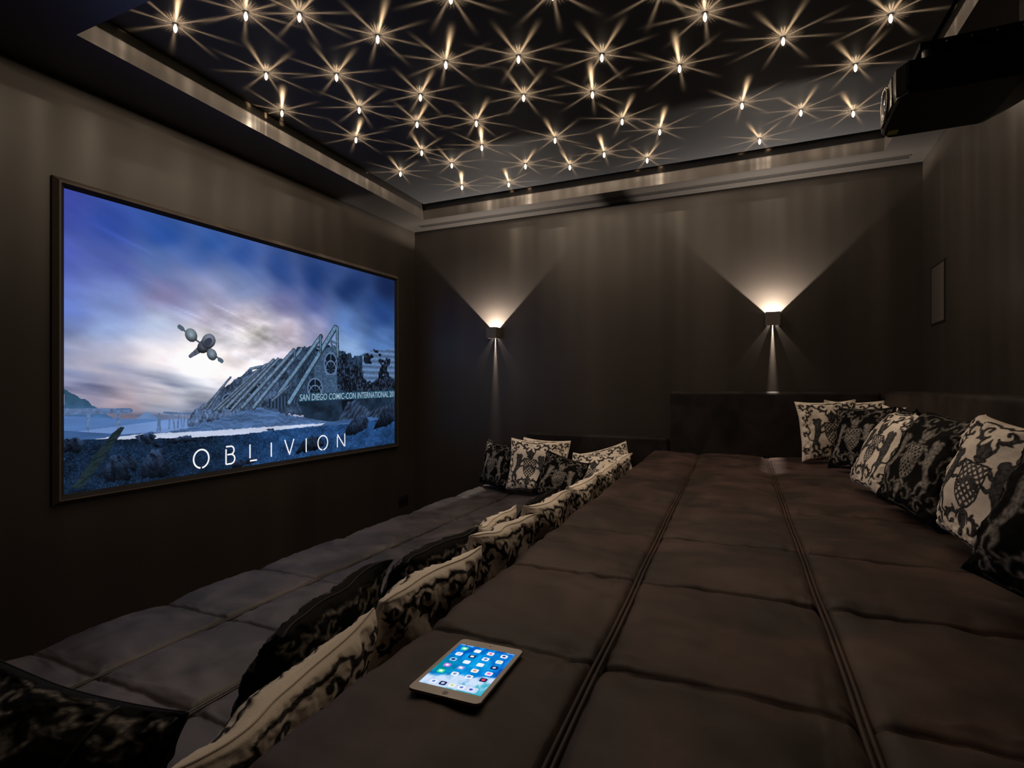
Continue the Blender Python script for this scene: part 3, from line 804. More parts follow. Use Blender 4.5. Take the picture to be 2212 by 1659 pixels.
def mattress(name, xf, xb, y0, y1, zt, zb, seam_x, seam_y, rad, parent, seed, deep, fabric=None):
    """quilted pad: xf/xb front and back edge as functions of y, seams sunk into the top, rounded edges, skirt down to zb"""
    wid = xb(2.5) - xf(2.5)
    keys_s = [0.0, wid] + [f(2.5) - xf(2.5) for f in seam_x]
    S = axis_pts(0, wid, 0.02, keys_s) / wid
    Y = axis_pts(y0, y1, 0.02, [y0, y1] + seam_y)
    s, y = np.meshgrid(S, Y)
    XF, XB = xf(y), xb(y)
    x = XF + s * (XB - XF)
    # gentle waviness of the seam lines
    wob = (fbm(y * 2.2, y * 0 + seed, 2, seed) - .5) * .010
    dmin = np.full(x.shape, 9.0); z = np.zeros(x.shape)
    for f in seam_x:
        d = np.abs(x - f(y) - wob)
        z -= deep * np.exp(-(d / .013) ** 2)
        dmin = np.minimum(dmin, d)
    crx = np.full(x.shape, 9.0)
    for k, sy in enumerate(seam_y):
        d = np.abs(y - sy - (fbm(x * 3, x * 0 + k, 2, seed + k) - .5) * .016)
        z -= .010 * np.exp(-(d / .009) ** 2)
        dmin = np.minimum(dmin, d); crx = np.minimum(crx, d)
    z += .016 * (1 - np.exp(-(dmin / .085) ** 1.3)) - .012
    # puckers running out from the stitching, creases and softness
    z += .008 * np.exp(-crx / .10) * (fbm(x * 26, y * 5, 3, seed + 31) - .5) * 2
    rid = 1 - np.abs(2 * fbm(x * 5 + y * 1.5, y * 11 + x * 2, 4, seed + 44) - 1)
    z += .013 * (rid - .75)
    z += .010 * (fbm(x * 2.2, y * 2.2, 3, seed + 61) - .5)
    # rounded edges
    for d in (x - XF, XB - x, y - y0, y1 - y):
        e = np.clip(rad - d, 0, rad)
        z -= rad - np.sqrt(np.maximum(rad * rad - e * e, 0))
    z = z + zt
    ny, nx = x.shape
    co = np.stack([x, y, z + CZ], -1).reshape(-1, 3)
    idx = np.arange(nx * ny).reshape(ny, nx)
    border = np.concatenate([idx[0, :], idx[1:, -1], idx[-1, -2::-1], idx[-2:0:-1, 0]])
    q = grid_quads(nx, ny)
    n0 = len(co); m = len(border)
    sk = [co]; quads = [q]
    prev = border
    zs = [co[border, 2] * .5 + (zb + CZ) * .5, np.full(m, zb + CZ)]
    for lay in zs:
        c = co[border].copy(); c[:, 2] = lay
        sk.append(c)
        cur = np.arange(n0, n0 + m); n0 += m
        quads.append(np.stack([prev, cur, np.roll(cur, -1), np.roll(prev, -1)], -1))
        prev = cur
    me = np_mesh(name, np.concatenate(sk), np.concatenate(quads))
    return link(name, me, fabric or VELVET, parent, smooth=True)

def seam_cord(f, y0, y1, z, r, parent, name='piping', fabric=None):
    bm = bmesh.new()
    ys = np.linspace(y0, y1, 90)
    for off in (-.006, .006):
        add_tube(bm, [(f(t) + off + (float(fbm(np.array([t * 2.2]), np.array([3.0]), 2, 3)[0]) - .5) * .010, t, z + CZ) for t in ys], r, 8)
    return link(name, bm_mesh(name, bm), fabric or VELVET, parent, smooth=True)

UZ, LZ = -0.575, -1.0
ufront = lambda y: -0.742 - 0.041 * (y - 0.6)
upper = empty('lounge_platform', (0, 0, 0))
tag(upper, 'upper quilted brown velvet lounge platform with the white tablet on it', 'lounge bed')
uA = lambda y: -0.304 - 0.053 * (y - 0.79)
uB = lambda y: 0.161 - 0.0415 * (y - 1.0)
uC = lambda y: 0.63 - 0.03 * (y - 1.0)
wide = lambda y: 0 * y + 0.80
upper_pad = mattress('mattress', ufront, wide, 0.56, 4.93, UZ, LZ + .02, [uA, uB], SEAM_Y, .055, upper, 3, .022)
seam_cord(uA, .60, 4.88, UZ - .017, .0045, upper)
seam_cord(uB, .60, 4.88, UZ - .017, .0045, upper)
box_obj('base', (-.70, .60, FL + CZ), (.80, 4.93, LZ + .02 + CZ), VELVET_DARK, upper)

lower = empty('lounge_platform', (0, 0, 0))
tag(lower, 'lower quilted screen-tinted velvet lounge platform facing the screen, one step below the other', 'lounge bed')
lfront = lambda y: -2.545 - 0.014 * (y - 1.0)
lS1 = lambda y: -2.115 - 0.010 * (y - 1.2)
lS2 = lambda y: -1.62 - 0.008 * (y - 1.2)
lS3 = lambda y: -1.13 - 0.008 * (y - 1.2)
lback = lambda y: ufront(y) - 0.012
mattress('mattress', lfront, lback, 0.10, 4.93, LZ, -1.22, [lS1, lS2, lS3], [0.62] + SEAM_Y, .045, lower, 9, .018, VELVET_SCREENLIT)
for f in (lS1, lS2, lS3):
    seam_cord(f, .15, 4.88, LZ - .016, .0035, lower, fabric=VELVET_SCREENLIT)
box_obj('base', (-2.46, .16, FL + CZ), (-.98, 4.90, -1.22 + CZ), VELVET_DARK, lower)

# padded panels standing behind the platforms
def panel_obj(name, lo, hi, label, bev=.03, cat='headboard'):
    bm = bmesh.new()
    add_box(bm, (lo[0], lo[1], lo[2] + CZ), (hi[0], hi[1], hi[2] + CZ), bev, 4)
    o = link(name, bm_mesh(name, bm), VELVET_DARK, None, smooth=True)
    tag(o, label, cat)
    return o
panel_obj('padded_panel', (-.765, 4.935, LZ), (.79, YF - .004, -.052), 'tall dark padded panel on the lamp wall behind the upper lounge')
panel_obj('padded_panel', (-2.13, 4.935, LZ), (-.78, YF - .004, -.46), 'low dark padded panel on the lamp wall behind the lower lounge')
panel_obj('padded_panel', (.805, .40, LZ), (XR - .004, 4.93, -.045), 'long dark padded backrest running along the right wall')

# ---------------------------------------------------------------- tablet
TC = [(-0.618, 1.081), (-0.473, 1.080), (-0.455, 0.842), (-0.608, 0.852)]
cx = sum(p[0] for p in TC) / 4; cy = sum(p[1] for p in TC) / 4
ax = Vector(((TC[1][0] + TC[2][0] - TC[0][0] - TC[3][0]), (TC[1][1] + TC[2][1] - TC[0][1] - TC[3][1]))) / 2
up_ = Vector(((TC[0][0] + TC[1][0] - TC[2][0] - TC[3][0]), (TC[0][1] + TC[1][1] - TC[2][1] - TC[3][1]))) / 2
TW, TL = 0.148, 0.233
tablet = empty('tablet_computer', (cx, cy, UZ + .013 + CZ), (0, 0, math.atan2(-up_.x, up_.y)))
tag(tablet, 'white tablet with a glowing blue home screen lying on the brown velvet lounge', 'tablet')
# let it lie on the pad: fit a plane to the quilt under it
pv = np.zeros(len(upper_pad.data.vertices) * 3, dtype=np.float32)
upper_pad.data.vertices.foreach_get('co', pv); pv = pv.reshape(-1, 3).astype(np.float64)
ta = tablet.rotation_euler.z
lx = (pv[:, 0] - cx) * math.cos(ta) + (pv[:, 1] - cy) * math.sin(ta); lyy = -(pv[:, 0] - cx) * math.sin(ta) + (pv[:, 1] - cy) * math.cos(ta)
sel = (np.abs(lx) < TW / 2 + .004) & (np.abs(lyy) < TL / 2 + .004) & (pv[:, 2] > UZ + CZ - .08)
A_ = np.stack([lx[sel], lyy[sel], np.ones(sel.sum())], -1)
kx, ky, k0 = np.linalg.lstsq(A_, pv[sel, 2], rcond=None)[0]
lift = (pv[sel, 2] - A_ @ np.array([kx, ky, k0])).max() + .0008
tn = Vector((-kx, -ky, 1)).normalized()
tablet.location.z = k0 + lift
tablet.rotation_euler = (Matrix.Rotation(ta, 3, 'Z') @ Vector((0, 0, 1)).rotation_difference(tn).to_matrix()).to_euler()
def rrect(w, h, r, n=8):
    pts = []
    for cxx, cyy, a0 in ((w / 2 - r, h / 2 - r, 0), (-w / 2 + r, h / 2 - r, 90), (-w / 2 + r, -h / 2 + r, 180), (w / 2 - r, -h / 2 + r, 270)):
        for k in range(n + 1):
            a = math.radians(a0 + 90 * k / n)
            pts.append((cxx + r * math.cos(a), cyy + r * math.sin(a)))
    return pts
TABWHITE = mat_plain('tablet_white_glass', (.80, .76, .72), .12, var=.02)
TABALU = mat_plain('tablet_aluminium', (.35, .34, .33), .3, metal=.9, var=.03)
bm = bmesh.new()
lay = [(-.003, 0.0), (0.0, .0025), (0.0, .0055), (-.0012, .0068)]
rs = [[bm.verts.new((x, y, z)) for x, y in rrect(TW + 2 * e, TL + 2 * e, .0125 + e)] for e, z in lay]
for A, B in zip(rs[:-1], rs[1:]):
    for j in range(len(A)):
        bm.faces.new((A[j], A[(j + 1) % len(A)], B[(j + 1) % len(A)], B[j]))
bm.faces.new(rs[0][::-1]); bm.faces.new(rs[-1])
link('tablet_body', bm_mesh('tablet_body', bm), TABALU, tablet)
bm = bmesh.new()
bm.faces.new([bm.verts.new((x, y, .0069)) for x, y in rrect(TW - .003, TL - .003, .0112)])
face = link('front_glass', bm_mesh('front_glass', bm), TABWHITE, tablet)
DW, DH = 0.128, 0.177
n1, n2 = 128, 177
gu, gv = np.meshgrid(np.linspace(0, 1, n1), np.linspace(0, 1, n2))
wv = fbm(gu * 3 + 2, gv * 3, 4, 201); wv2 = fbm(gu * 14, gv * 9, 4, 203)
wall_ = np.zeros(gu.shape + (3,))
wall_[:] = C(0, 110, 205)
wall_ += (wv2 - .5)[..., None] * C(60, 130, 120)
lg = sstep(.55, .0, gu)[..., None] * sstep(.12, .4, gv)[..., None] * sstep(.8, .4, gv)[..., None]
wall_ = wall_ * (1 - lg * .6) + C(0, 160, 120) * lg * .6
cy_ = np.exp(-((gu - .55) ** 2 + (gv - .58) ** 2) / .10)[..., None]
wall_ = wall_ * (1 - cy_ * .55) + C(10, 190, 240) * cy_ * .55
edge = .17 + .27 * gu + (wv - .5) * .16
wave = sstep(.03, -.03, gv - edge)[..., None] * (.55 + .9 * wv2[..., None]).clip(0, 1)
wall_ = wall_ * (1 - wave) + C(205, 225, 250) * wave
low = sstep(.22, .05, gv + (wv2 - .5) * .3 - (gu - .8) * .35)[..., None]
wall_ = wall_ * (1 - low * .7) + C(10, 165, 185) * low * .7
co = np.stack([(gu - .5) * DW, (gv - .5) * DH, np.full(gu.shape, .0073)], -1).reshape(-1, 3)
def mat_display(name, gain):
    m = mat_emit(name, strength=gain, attr='Col', sampled=False)
    t = m.node_tree
    e = t.nodes['Emission']; o = t.nodes['Material Output']
    gl = t.nodes.new('ShaderNodeBsdfGlossy'); gl.inputs['Roughness'].default_value = .05
    gl.inputs['Color'].default_value = (.05, .05, .05, 1)
    ad = t.nodes.new('ShaderNodeAddShader')
    t.links.new(e.outputs[0], ad.inputs[0]); t.links.new(gl.outputs[0], ad.inputs[1]); t.links.new(ad.outputs[0], o.inputs[0])
    return m
disp = link('display', np_mesh('display', co, grid_quads(n1, n2), lin_arr(np.clip(wall_, 0, 255)).reshape(-1, 3)), mat_display('tablet_display', TABLET_GAIN), tablet)
icon_mats = {}
def icon_mat(c):
    if c not in icon_mats: icon_mats[c] = mat_emit('icon_%d_%d_%d' % c, lin(*c), 1.0, sampled=False)
    return icon_mats[c]
def icon(x, y, w, h, r, c, parent, name='app_icon', z=.0076):
    bm = bmesh.new()
    bm.faces.new([bm.verts.new((px + x, py + y, z)) for px, py in rrect(w, h, r, 4)])
    return link(name, bm_mesh(name, bm), icon_mat(c), parent)
W_ = (240, 244, 250)
grid = [[((70, 225, 140), W_), (W_, None), (W_, (235, 120, 160)), (W_, (30, 50, 110))],
        [(W_, (190, 205, 235)), ((20, 40, 80), W_), (W_, (90, 120, 200)), (W_, (190, 225, 190))],
        [((150, 200, 240), (20, 50, 110)), (W_, None), (W_, None), ((15, 30, 80), (190, 200, 230))],
        [((185, 120, 225), W_), ((130, 150, 220), W_), (W_, (235, 150, 100)), (W_, (230, 120, 220))],
        [((60, 220, 140), W_), (W_, (120, 145, 215)), (W_, (120, 140, 200)), ((25, 40, 90), (230, 70, 80))]]
for r_, row in enumerate(grid):
    for c_, (a, b) in enumerate(row):
        ix = (c_ - 1.5) * .0305; iy = DH / 2 - .019 - r_ * .0262
        ic = icon(ix, iy, .0145, .0145, .0034, a, disp)
        if b is not None:
            icon(ix, iy, .0075, .0075, .0035 if (r_ + c_) % 2 else .0015, b, disp, 'icon_mark', .0078)
icon(0, -DH / 2 + .0125, .104, .0195, .005, (200, 215, 245), disp, 'dock_bar', .0074)
for k, c in enumerate(((235, 240, 250), (25, 40, 90), (238, 242, 246), (238, 242, 246), (215, 225, 250))):
    icon((k - 2) * .0195, -DH / 2 + .0125, .0140, .0140, .0033, c, disp)
    icon((k - 2) * .0195, -DH / 2 + .0125, .0072, .0072, .0034, ((110, 140, 215), (190, 200, 230), (190, 220, 150), (100, 130, 210), (60, 90, 190))[k], disp, 'icon_mark', .0078)
for xx, w in ((-.055, .010), (-.044, .006), (-.036, .008), (.050, .006), (.058, .007)):
    icon(xx, DH / 2 - .0035, w, .0016, .0004, (225, 240, 250), disp, 'status_mark')
bm = bmesh.new()
add_lathe(bm, [(.0058, .0069), (.0062, .0073), (.0055, .0073), (.0050, .0069)], 28, (0, -TL / 2 + .0135, 0))
link('home_button', bm_mesh('home_button', bm), TABWHITE, tablet, True)
bm = bmesh.new()
add_lathe(bm, [(.0016, .0069), (.0016, .0072), (.0010, .0073)], 14, (0, TL / 2 - .0135, 0))
link('camera_lens', bm_mesh('camera_lens', bm), BLACKGLOSS, tablet, True)

# ---------------------------------------------------------------- projector
PX0, PX1, PY0, PY1, PZ0, PZ1 = .49, .985, 2.715, 3.17, 1.188, 1.328
proj = empty('projector', (.74, 2.95, PZ1 + CZ))
tag(proj, 'black projector hanging from a ceiling plate, lens towards the screen', 'projector')
def PL(x, y, z): return (x - .74, y - 2.95, z - PZ1)
bm = bmesh.new()
plan = [(PX0 + .035, PY0), (PX0 + .004, PY0 + .05), (PX0, PY0 + .10), (PX0, PY1 - .10), (PX0 + .004, PY1 - .05), (PX0 + .035, PY1), (PX1, PY1), (PX1 + .03, PY1 - .08), (PX1 + .03, PY0 + .08), (PX1, PY0)]
def pring(ins, z, cut=0.0):
    out = []
    mx, my = (PX0 + PX1) / 2, (PY0 + PY1) / 2
    for x, y in plan:
        xx = x + (ins if x < mx else -ins) - (cut if x > mx else 0)
        yy = y + (ins if y < my else -ins)
        out.append(bm.verts.new(PL(xx, yy, z)))
    return out
rs = [pring(.012, PZ0, .10), pring(.003, PZ0 + .008, .085), pring(0, PZ0 + .05), pring(0, PZ1 - .012), pring(.004, PZ1 - .003), pring(.014, PZ1)]
for A, B in zip(rs[:-1], rs[1:]):
    for j in range(len(A)):
        bm.faces.new((A[j], A[(j + 1) % len(A)], B[(j + 1) % len(A)], B[j]))
bm.faces.new(rs[0][::-1]); bm.faces.new(rs[-1])
link('case', bm_mesh('case', bm), BLACKGLOSS, proj)
LENSF = mat_plain('bronzed_front_plate', (.055, .048, .042), .35, metal=.5, var=.05)
box_obj('front_plate', PL(PX0 - .004, PY0 + .105, PZ0 + .010), PL(PX0 + .002, PY1 - .105, PZ1 - .010), LENSF, proj, .002)
bm = bmesh.new()
ly, lz = 2.945, 1.258
add_lathe(bm, [(.070, .0), (.070, -.008), (.066, -.011), (.058, -.009), (.055, .0)], 40, PL(PX0 - .002, ly, lz), 'X')
lr = link('lens_ring', bm_mesh('lens_ring', bm), GREYMETAL, proj, True)
bm = bmesh.new()
add_lathe(bm, [(.055, .002), (.054, -.002), (.040, -.006), (.020, -.008), (.001, -.009)], 40, PL(PX0 - .002, ly, lz), 'X')
GLASS = mat_plain('blue_coated_lens', (.01, .03, .09), .06, var=.02, spec=1.0)
link('lens_glass', bm_mesh('lens_glass', bm), GLASS, lr, True)
for k in range(9):
    f = (k + .6) / 9.6
    x = PX0 + .035 + (.004 - .035) * f; y = PY0 + .05 * f
    box_obj('vent_slat', PL(x - .006, y - .0022, PZ0 + .012), PL(x + .001, y + .0018, PZ1 - .012), BLACKPLASTIC, proj)
box_obj('sticker', PL(.520, 3.075, PZ0 - .0006), PL(.560, 3.125, PZ0 + .001), mat_plain('yellow_green_sticker', (.45, .48, .06), .6), proj)
for fx, fy in ((.60, 2.765), (.60, 3.12), (.93, 2.765), (.93, 3.12)):
    bm = bmesh.new()
    add_lathe(bm, [(.018, -.004), (.020, .004), (.020, .044), (.018, .048)], 20, PL(fx, fy, PZ1))
    link('foot', bm_mesh('foot', bm), GREYMETAL, proj, True)
box_obj('mount_plate', PL(.57, 2.74, PZ1 + .046), PL(1.035, 3.15, PZ1 + .072), MATTEBLACK, proj, .003)
box_obj('mount_column', PL(.985, 2.90, PZ1 + .068), PL(1.035, 3.06, HS), MATTEBLACK, proj, .004)
for k in range(4):
    bm = bmesh.new()
    add_lathe(bm, [(.005, 0), (.005, .006), (.003, .008)], 8, PL(.66 + .08 * k, 2.738, PZ1 + .056), 'Y')
    link('mount_screw', bm_mesh('mount_screw', bm), GREYMETAL, proj, True)

# ---------------------------------------------------------------- damask pattern
def damask(n):
    """heraldic scroll pattern on [-1,1]^2, mirrored left and right: returns mask 0..1 and inner tone"""
    t = np.linspace(-1, 1, n)
    X, Y = np.meshgrid(t, t)
    wob = (fbm(X * 9 + 20, Y * 9 + 20, 3, 301) - .5) * .05
    A = np.abs(X) + wob * .6; B = Y + (fbm(X * 9 + 50, Y * 9 + 7, 3, 305) - .5) * .05
    D = np.full(X.shape, 9.0)                 # distance outside the ink
    def stroke(pts, w):
        nonlocal D
        m = len(pts)
        for k in range(m - 1):
            d, s = seg_dist(A, B, *pts[k], *pts[k + 1])
            w0 = w[k] if isinstance(w, list) else w; w1 = w[k + 1] if isinstance(w, list) else w
            D = np.minimum(D, d - (w0 + (w1 - w0) * s))
    def ell(cx, cy, rx, ry, rot=0.0):
        nonlocal D
        c, s = math.cos(rot), math.sin(rot)
        u = ((A - cx) * c + (B - cy) * s) / rx; v = (-(A - cx) * s + (B - cy) * c) / ry
        D = np.minimum(D, (np.hypot(u, v) - 1) * min(rx, ry))
    def scroll(cx, cy, r, a0, turn, w, sign=1):
        pts, ws = [], []
        m = 26
        for k in range(m):
            f = k / (m - 1)
            a = a0 + sign * turn * f
            rr = r * (1 - .78 * f)
            pts.append((cx + rr * math.cos(a), cy + rr * math.sin(a)))
            ws.append(w * (.35 + 1.2 * math.sin(math.pi * min(1, f * 1.25 + .08)) ** 1) if f < .75 else w * .8)
        stroke(pts, ws)
        ell(pts[-1][0], pts[-1][1], w * 1.7, w * 1.7)
        # leaf lobes on the outside of the curl
        for f in (.12, .3, .46):
            a = a0 + sign * turn * f; rr = r * (1 - .78 * f)
            ell(cx + (rr + w * 1.5) * math.cos(a), cy + (rr + w * 1.5) * math.sin(a), w * 2.1, w * .95, a + sign * .9)
    # shield
    sh = np.maximum(A - .27 * np.clip(1.0 - np.maximum(-(B + .05), 0) ** 2 * 5.0, 0, 1), np.maximum(B - .27, -.42 - B))
    lat = (np.abs(((A + B) * 8.5) % 1 - .5) < .27) & (np.abs(((A - B) * 8.5) % 1 - .5) < .27)
    D = np.where((sh < 0) & ~(lat & (sh < -.035)), np.minimum(D, sh), D)
    band = np.abs(A * .55 + B - .02)
    D = np.where((sh < 0) & (band < .05), np.minimum(D, -.03), D)
    # crown
    ell(0, .46, .15, .12); stroke([(0, .30), (.10, .33)], [.05, .03]); stroke([(0, .56), (0, .66)], [.05, .02])
    stroke([(.05, .34), (.17, .50), (.20, .60)], [.03, .03, .012])
    # lion-like supporters
    stroke([(.47, .14), (.50, -.06), (.58, -.26), (.62, -.36)], [.105, .10, .07, .075])
    ell(.47, .25, .13, .13); ell(.40, .34, .085, .07, .5); ell(.55, .36, .06, .05)
    stroke([(.45, .12), (.34, .14), (.27, .20)], [.05, .035, .03]); stroke([(.47, .0), (.36, -.06), (.29, -.03)], [.05, .035, .03])
    stroke([(.60, -.36), (.50, -.46), (.52, -.58), (.43, -.62)], [.07, .045, .032, .03]); stroke([(.63, -.36), (.69, -.50), (.65, -.62), (.58, -.64)], [.06, .042, .03, .026])
    stroke([(.66, -.32), (.78, -.30), (.82, -.16), (.74, -.04), (.76, .08), (.82, .14)], [.02, .018, .018, .018, .02, .03]); ell(.82, .16, .04, .055, .5)
    # scrolls
    scroll(.26, -.68, .17, 2.4, 5.0, .026, -1); scroll(.62, -.80, .15, .6, 5.2, .024, 1); scroll(.86, -.62, .13, -1.8, 5.0, .022, 1)
    scroll(.24, .78, .16, -2.6, 5.0, .026, 1); scroll(.60, .70, .17, 2.8, 5.2, .026, -1); scroll(.84, .84, .12, -2.2, 5.0, .022, 1)
    scroll(.88, .42, .12, 2.2, 5.0, .022, 1); scroll(.90, -.14, .09, 3.4, 4.6, .018, -1); scroll(.70, .52, .10, .4, 4.8, .018, 1)
    ell(0, -.62, .11, .12); ell(0, -.80, .05, .07); stroke([(0, -.45), (.12, -.52), (.16, -.62)], [.04, .03, .012])
    stroke([(.0, .93), (.14, .90), (.34, .94), (.52, .90)], [.03, .02, .02, .01])
    stroke([(.0, -.94), (.2, -.90), (.4, -.95), (.6, -.93)], [.03, .02, .02, .01])
    ink = sstep(.010, -.006, D)
    tone = np.clip(.55 + .9 * (fbm(X * 26, Y * 26, 3, 311) - .5) * 2 + np.clip(-D, 0, .06) * 6, .25, 1.6)
    rim = sstep(-.022, -.008, D)
    tone = tone * (1 - .55 * rim)
    return ink, tone
_dam = {}
CREAM = np.array([.88, .80, .70]); INKW = np.array([.085, .085, .09])
BLACK = np.array([.0045, .0045, .005]); INKB = np.array([.27, .255, .235])

def cushion_mesh(name, w, h, t, dark, n, seed, sag=.0, bend=.0, shift=(0, 0)):
    r = np.random.RandomState(seed)
    s = np.linspace(-1, 1, n)
    S, T = np.meshgrid(s, s)
    if n not in _dam: _dam[n] = damask(n)
    ink, tone = _dam[n]
    pin = .085
    cs = np.abs(S) ** 6; ct = np.abs(T) ** 6
    x = S * w / 2 * (1 - pin * (1 - T ** 2) * S ** 2 * cs ** .3)
    z = T * h / 2 * (1 - pin * (1 - S ** 2) * T ** 2 * ct ** .3)
    prof = (np.clip(1 - S ** 2, 0, 1) * np.clip(1 - T ** 2, 0, 1)) ** .42
    edge = np.minimum(1 - np.abs(S), 1 - np.abs(T))
    wr = (fbm(S * 7 + seed, T * 7, 3, 401) - .5) * .035 * np.exp(-edge / .22) * sstep(0, .06, edge)
    big = (fbm(S * 1.6 + seed * 3, T * 1.6, 2, 403) - .5) * .30
    belly = 1 + .22 * sag * (-T)
    front = t * prof * (1 + big) * belly + wr
    wr2 = (fbm(S * 7 - seed, T * 7 + 5, 3, 405) - .5) * .03 * np.exp(-edge / .22) * sstep(0, .06, edge)
    back = t * prof * (1 - big * .6) * belly + wr2
    warp = bend * (T ** 2 - .3) * h * .25 + (fbm(S * 1.3 + 9 * seed, T * 1.3, 2, 407) - .5) * .05
    cz = z - sag * .05 * h * (1 - T) * .5 * np.cos(S * 1.2)
    # corner ears lean a little
    ear = (np.abs(S) * np.abs(T)) ** 6
    e = r.uniform(-.03, .03, 4)
    evar = np.where(S < 0, np.where(T < 0, e[0], e[1]), np.where(T < 0, e[2], e[3]))
    off = warp + ear * evar
    F = np.stack([x, -front + off, cz + h / 2], -1).reshape(-1, 3)
    Bk = np.stack([x, back + off, cz + h / 2], -1).reshape(-1, 3)
    idx = np.arange(n * n).reshape(n, n)
    inner = np.ones((n, n), dtype=bool); inner[0] = inner[-1] = False; inner[:, 0] = inner[:, -1] = False
    bidx = idx.copy(); bidx[inner] = n * n + np.arange(inner.sum())
    co = np.concatenate([F, Bk.reshape(n, n, 3)[inner]])
    q1 = grid_quads(n, n)
    q2 = np.stack([bidx[:-1, :-1], bidx[1:, :-1], bidx[1:, 1:], bidx[:-1, 1:]], -1).reshape(-1, 4)
    base, inkc = (BLACK, INKB) if dark else (CREAM, INKW)
    slub = (1 + .10 * (fbm(S * 3, T * 90, 2, 411) - .5) * 2)[..., None]
    col = (base[None, None] * slub) * (1 - ink[..., None]) + inkc[None, None] * tone[..., None] * ink[..., None]
    cf = col.reshape(-1, 3)
    cb = col[:, ::-1].reshape(n, n, 3)[inner]
    me = np_mesh(name, co, np.concatenate([q1, q2]), np.concatenate([cf, cb]))
    border = np.concatenate([idx[0, :], idx[1:, -1], idx[-1, -2::-1], idx[-2:0:-1, 0]])
    return me, co[border]

SEAM_CREAM = mat_plain('cream_seam', (.72, .64, .54), .9, var=.1, scale=60)
SEAM_BLACK = mat_plain('black_seam', (.010, .010, .011), .8, var=.1, scale=60)

from mathutils.bvhtree import BVHTree
PLACED = []
def proxy(co_q, M):
    co, q = co_q
    return BVHTree.FromPolygons([M @ Vector(p) for p in co], [tuple(f) for f in q])

def cushion(base, yaw, lean, roll, w, h, t, dark, label, group, n=110, seed=1, sag=.4, bend=0.0, settle=True):
    """base: middle of the lower edge; yaw 0 faces -Y, +90 faces +X, -90 faces -X; lean tips the top backwards"""
    me, bd = cushion_mesh('cushion', w, h, t, dark, n, seed, sag, bend)
    o = link('cushion', me, DAMASK, None, smooth=True)
    R = Matrix.Rotation(math.radians(yaw), 4, 'Z') @ Matrix.Rotation(math.radians(-lean), 4, 'X') @ Matrix.Rotation(math.radians(roll), 4, 'Y')
    lo, _ = cushion_mesh('probe', w, h, t, dark, 30, seed, sag, bend)
    pc = np.zeros(len(lo.vertices) * 3, dtype=np.float32); lo.vertices.foreach_get('co', pc); pc = pc.reshape(-1, 3)
    pq = [tuple(p.vertices) for p in lo.polygons]
    bpy.data.meshes.remove(lo)
    A = np.array(R)[:3, :3]
    wp = pc @ A.T
    x, y, z = base
    z = z + CZ + .016 - wp[:, 2].min()                 # rest on the pad
    upper_side = base[2] == UZ
    if upper_side:                                     # keep in front of the backrest and the tall panel
        x = min(x, .800 - wp[:, 0].max()); y = min(y, 4.925 - wp[:, 1].max())
    else:
        y = min(y, 4.925 - wp[:, 1].max())
        low_ = wp[:, 2] + z < UZ + CZ + .02            # against the step
        x = min(x, (ufront(y + wp[low_, 1]) - .014 - wp[low_, 0]).min())
    push = Vector((math.sin(math.radians(yaw)), -math.cos(math.radians(yaw)), 0)) * .012
    if settle:
        for k in range(30):
            tree = proxy((pc * 1.01, pq), Matrix.Translation((x, y, z)) @ R)
            if not any(tree.overlap(q) for q in PLACED): break
            x += push.x; y += push.y
    PLACED.append(proxy((pc, pq), Matrix.Translation((x, y, z)) @ R))
    o.matrix_world = Matrix.Translation((x, y, z)) @ R
    tag(o, label, 'cushion', group)
    bm = bmesh.new()
    step = max(1, len(bd) // 120)
    add_tube(bm, [tuple(p) for p in bd[::step]], .0026, 6, closed=True)
    link('edge_seam', bm_mesh('edge_seam', bm), SEAM_BLACK if dark else SEAM_CREAM, o, True)
    print('CUSH', label[:40], 'asked', tuple(round(c, 2) for c in base), 'got', round(x, 2), round(y, 2), round(z - CZ, 2))
    return o

GU, GL, GF = 'cushions along the right wall backrest', 'cushions leaning on the step between the platforms', 'cushions at the far end of the lower lounge'
B, Wt = True, False
# upper lounge, along the right wall (those at the back first)
cushion((.68, 4.88, UZ), 4, 6, 0, .40, .44, .05, Wt, 'cream damask cushion tucked into the far corner behind the first upright one', GU, 90, 2)
cushion((.72, 4.38, UZ), -86, 12, 0, .40, .42, .045, Wt, 'cream cushion against the right backrest with one pale corner rising behind black ones', GU, 90, 10)
cushion((.74, 3.95, UZ), -86, 10, 0, .40, .42, .04, B, 'black cushion deep against the right backrest, only its dark corners showing', GU, 80, 6)
cushion((.74, 3.52, UZ), -84, 12, 0, .42, .42, .045, Wt, 'cream cushion at the back with only one corner seen above the large black one', GU, 90, 5)
cushion((.43, 4.62, UZ), 22, 8, -2, .43, .44, .065, Wt, 'cream damask cushion farthest from the camera, standing first against the tall padded panel', GU, 120, 1)
cushion((.58, 4.16, UZ), -52, 16, -4, .42, .42, .06, B, 'black damask cushion squeezed between two cream ones by the far corner', GU, 110, 3, settle=True)
cushion((.54, 3.38, UZ), -80, 28, 0, .48, .45, .085, Wt, 'cream damask cushion bulging forward just behind the large black one', GU, 140, 4)
cushion((.57, 2.84, UZ), -74, 26, 4, .48, .46, .095, B, 'large black damask cushion between the two biggest cream ones along the right backrest', GU, 170, 7)
cushion((.68, 2.24, UZ), -78, 18, 5, .50, .43, .075, Wt, 'tall cream damask cushion with a shield, beside the nearest black cushion', GU, 190, 8)
cushion((.70, 1.64, UZ), -70, 18, 6, .50, .44, .09, B, 'nearest black damask cushion cut by the right edge of the photo', GU, 200, 9)
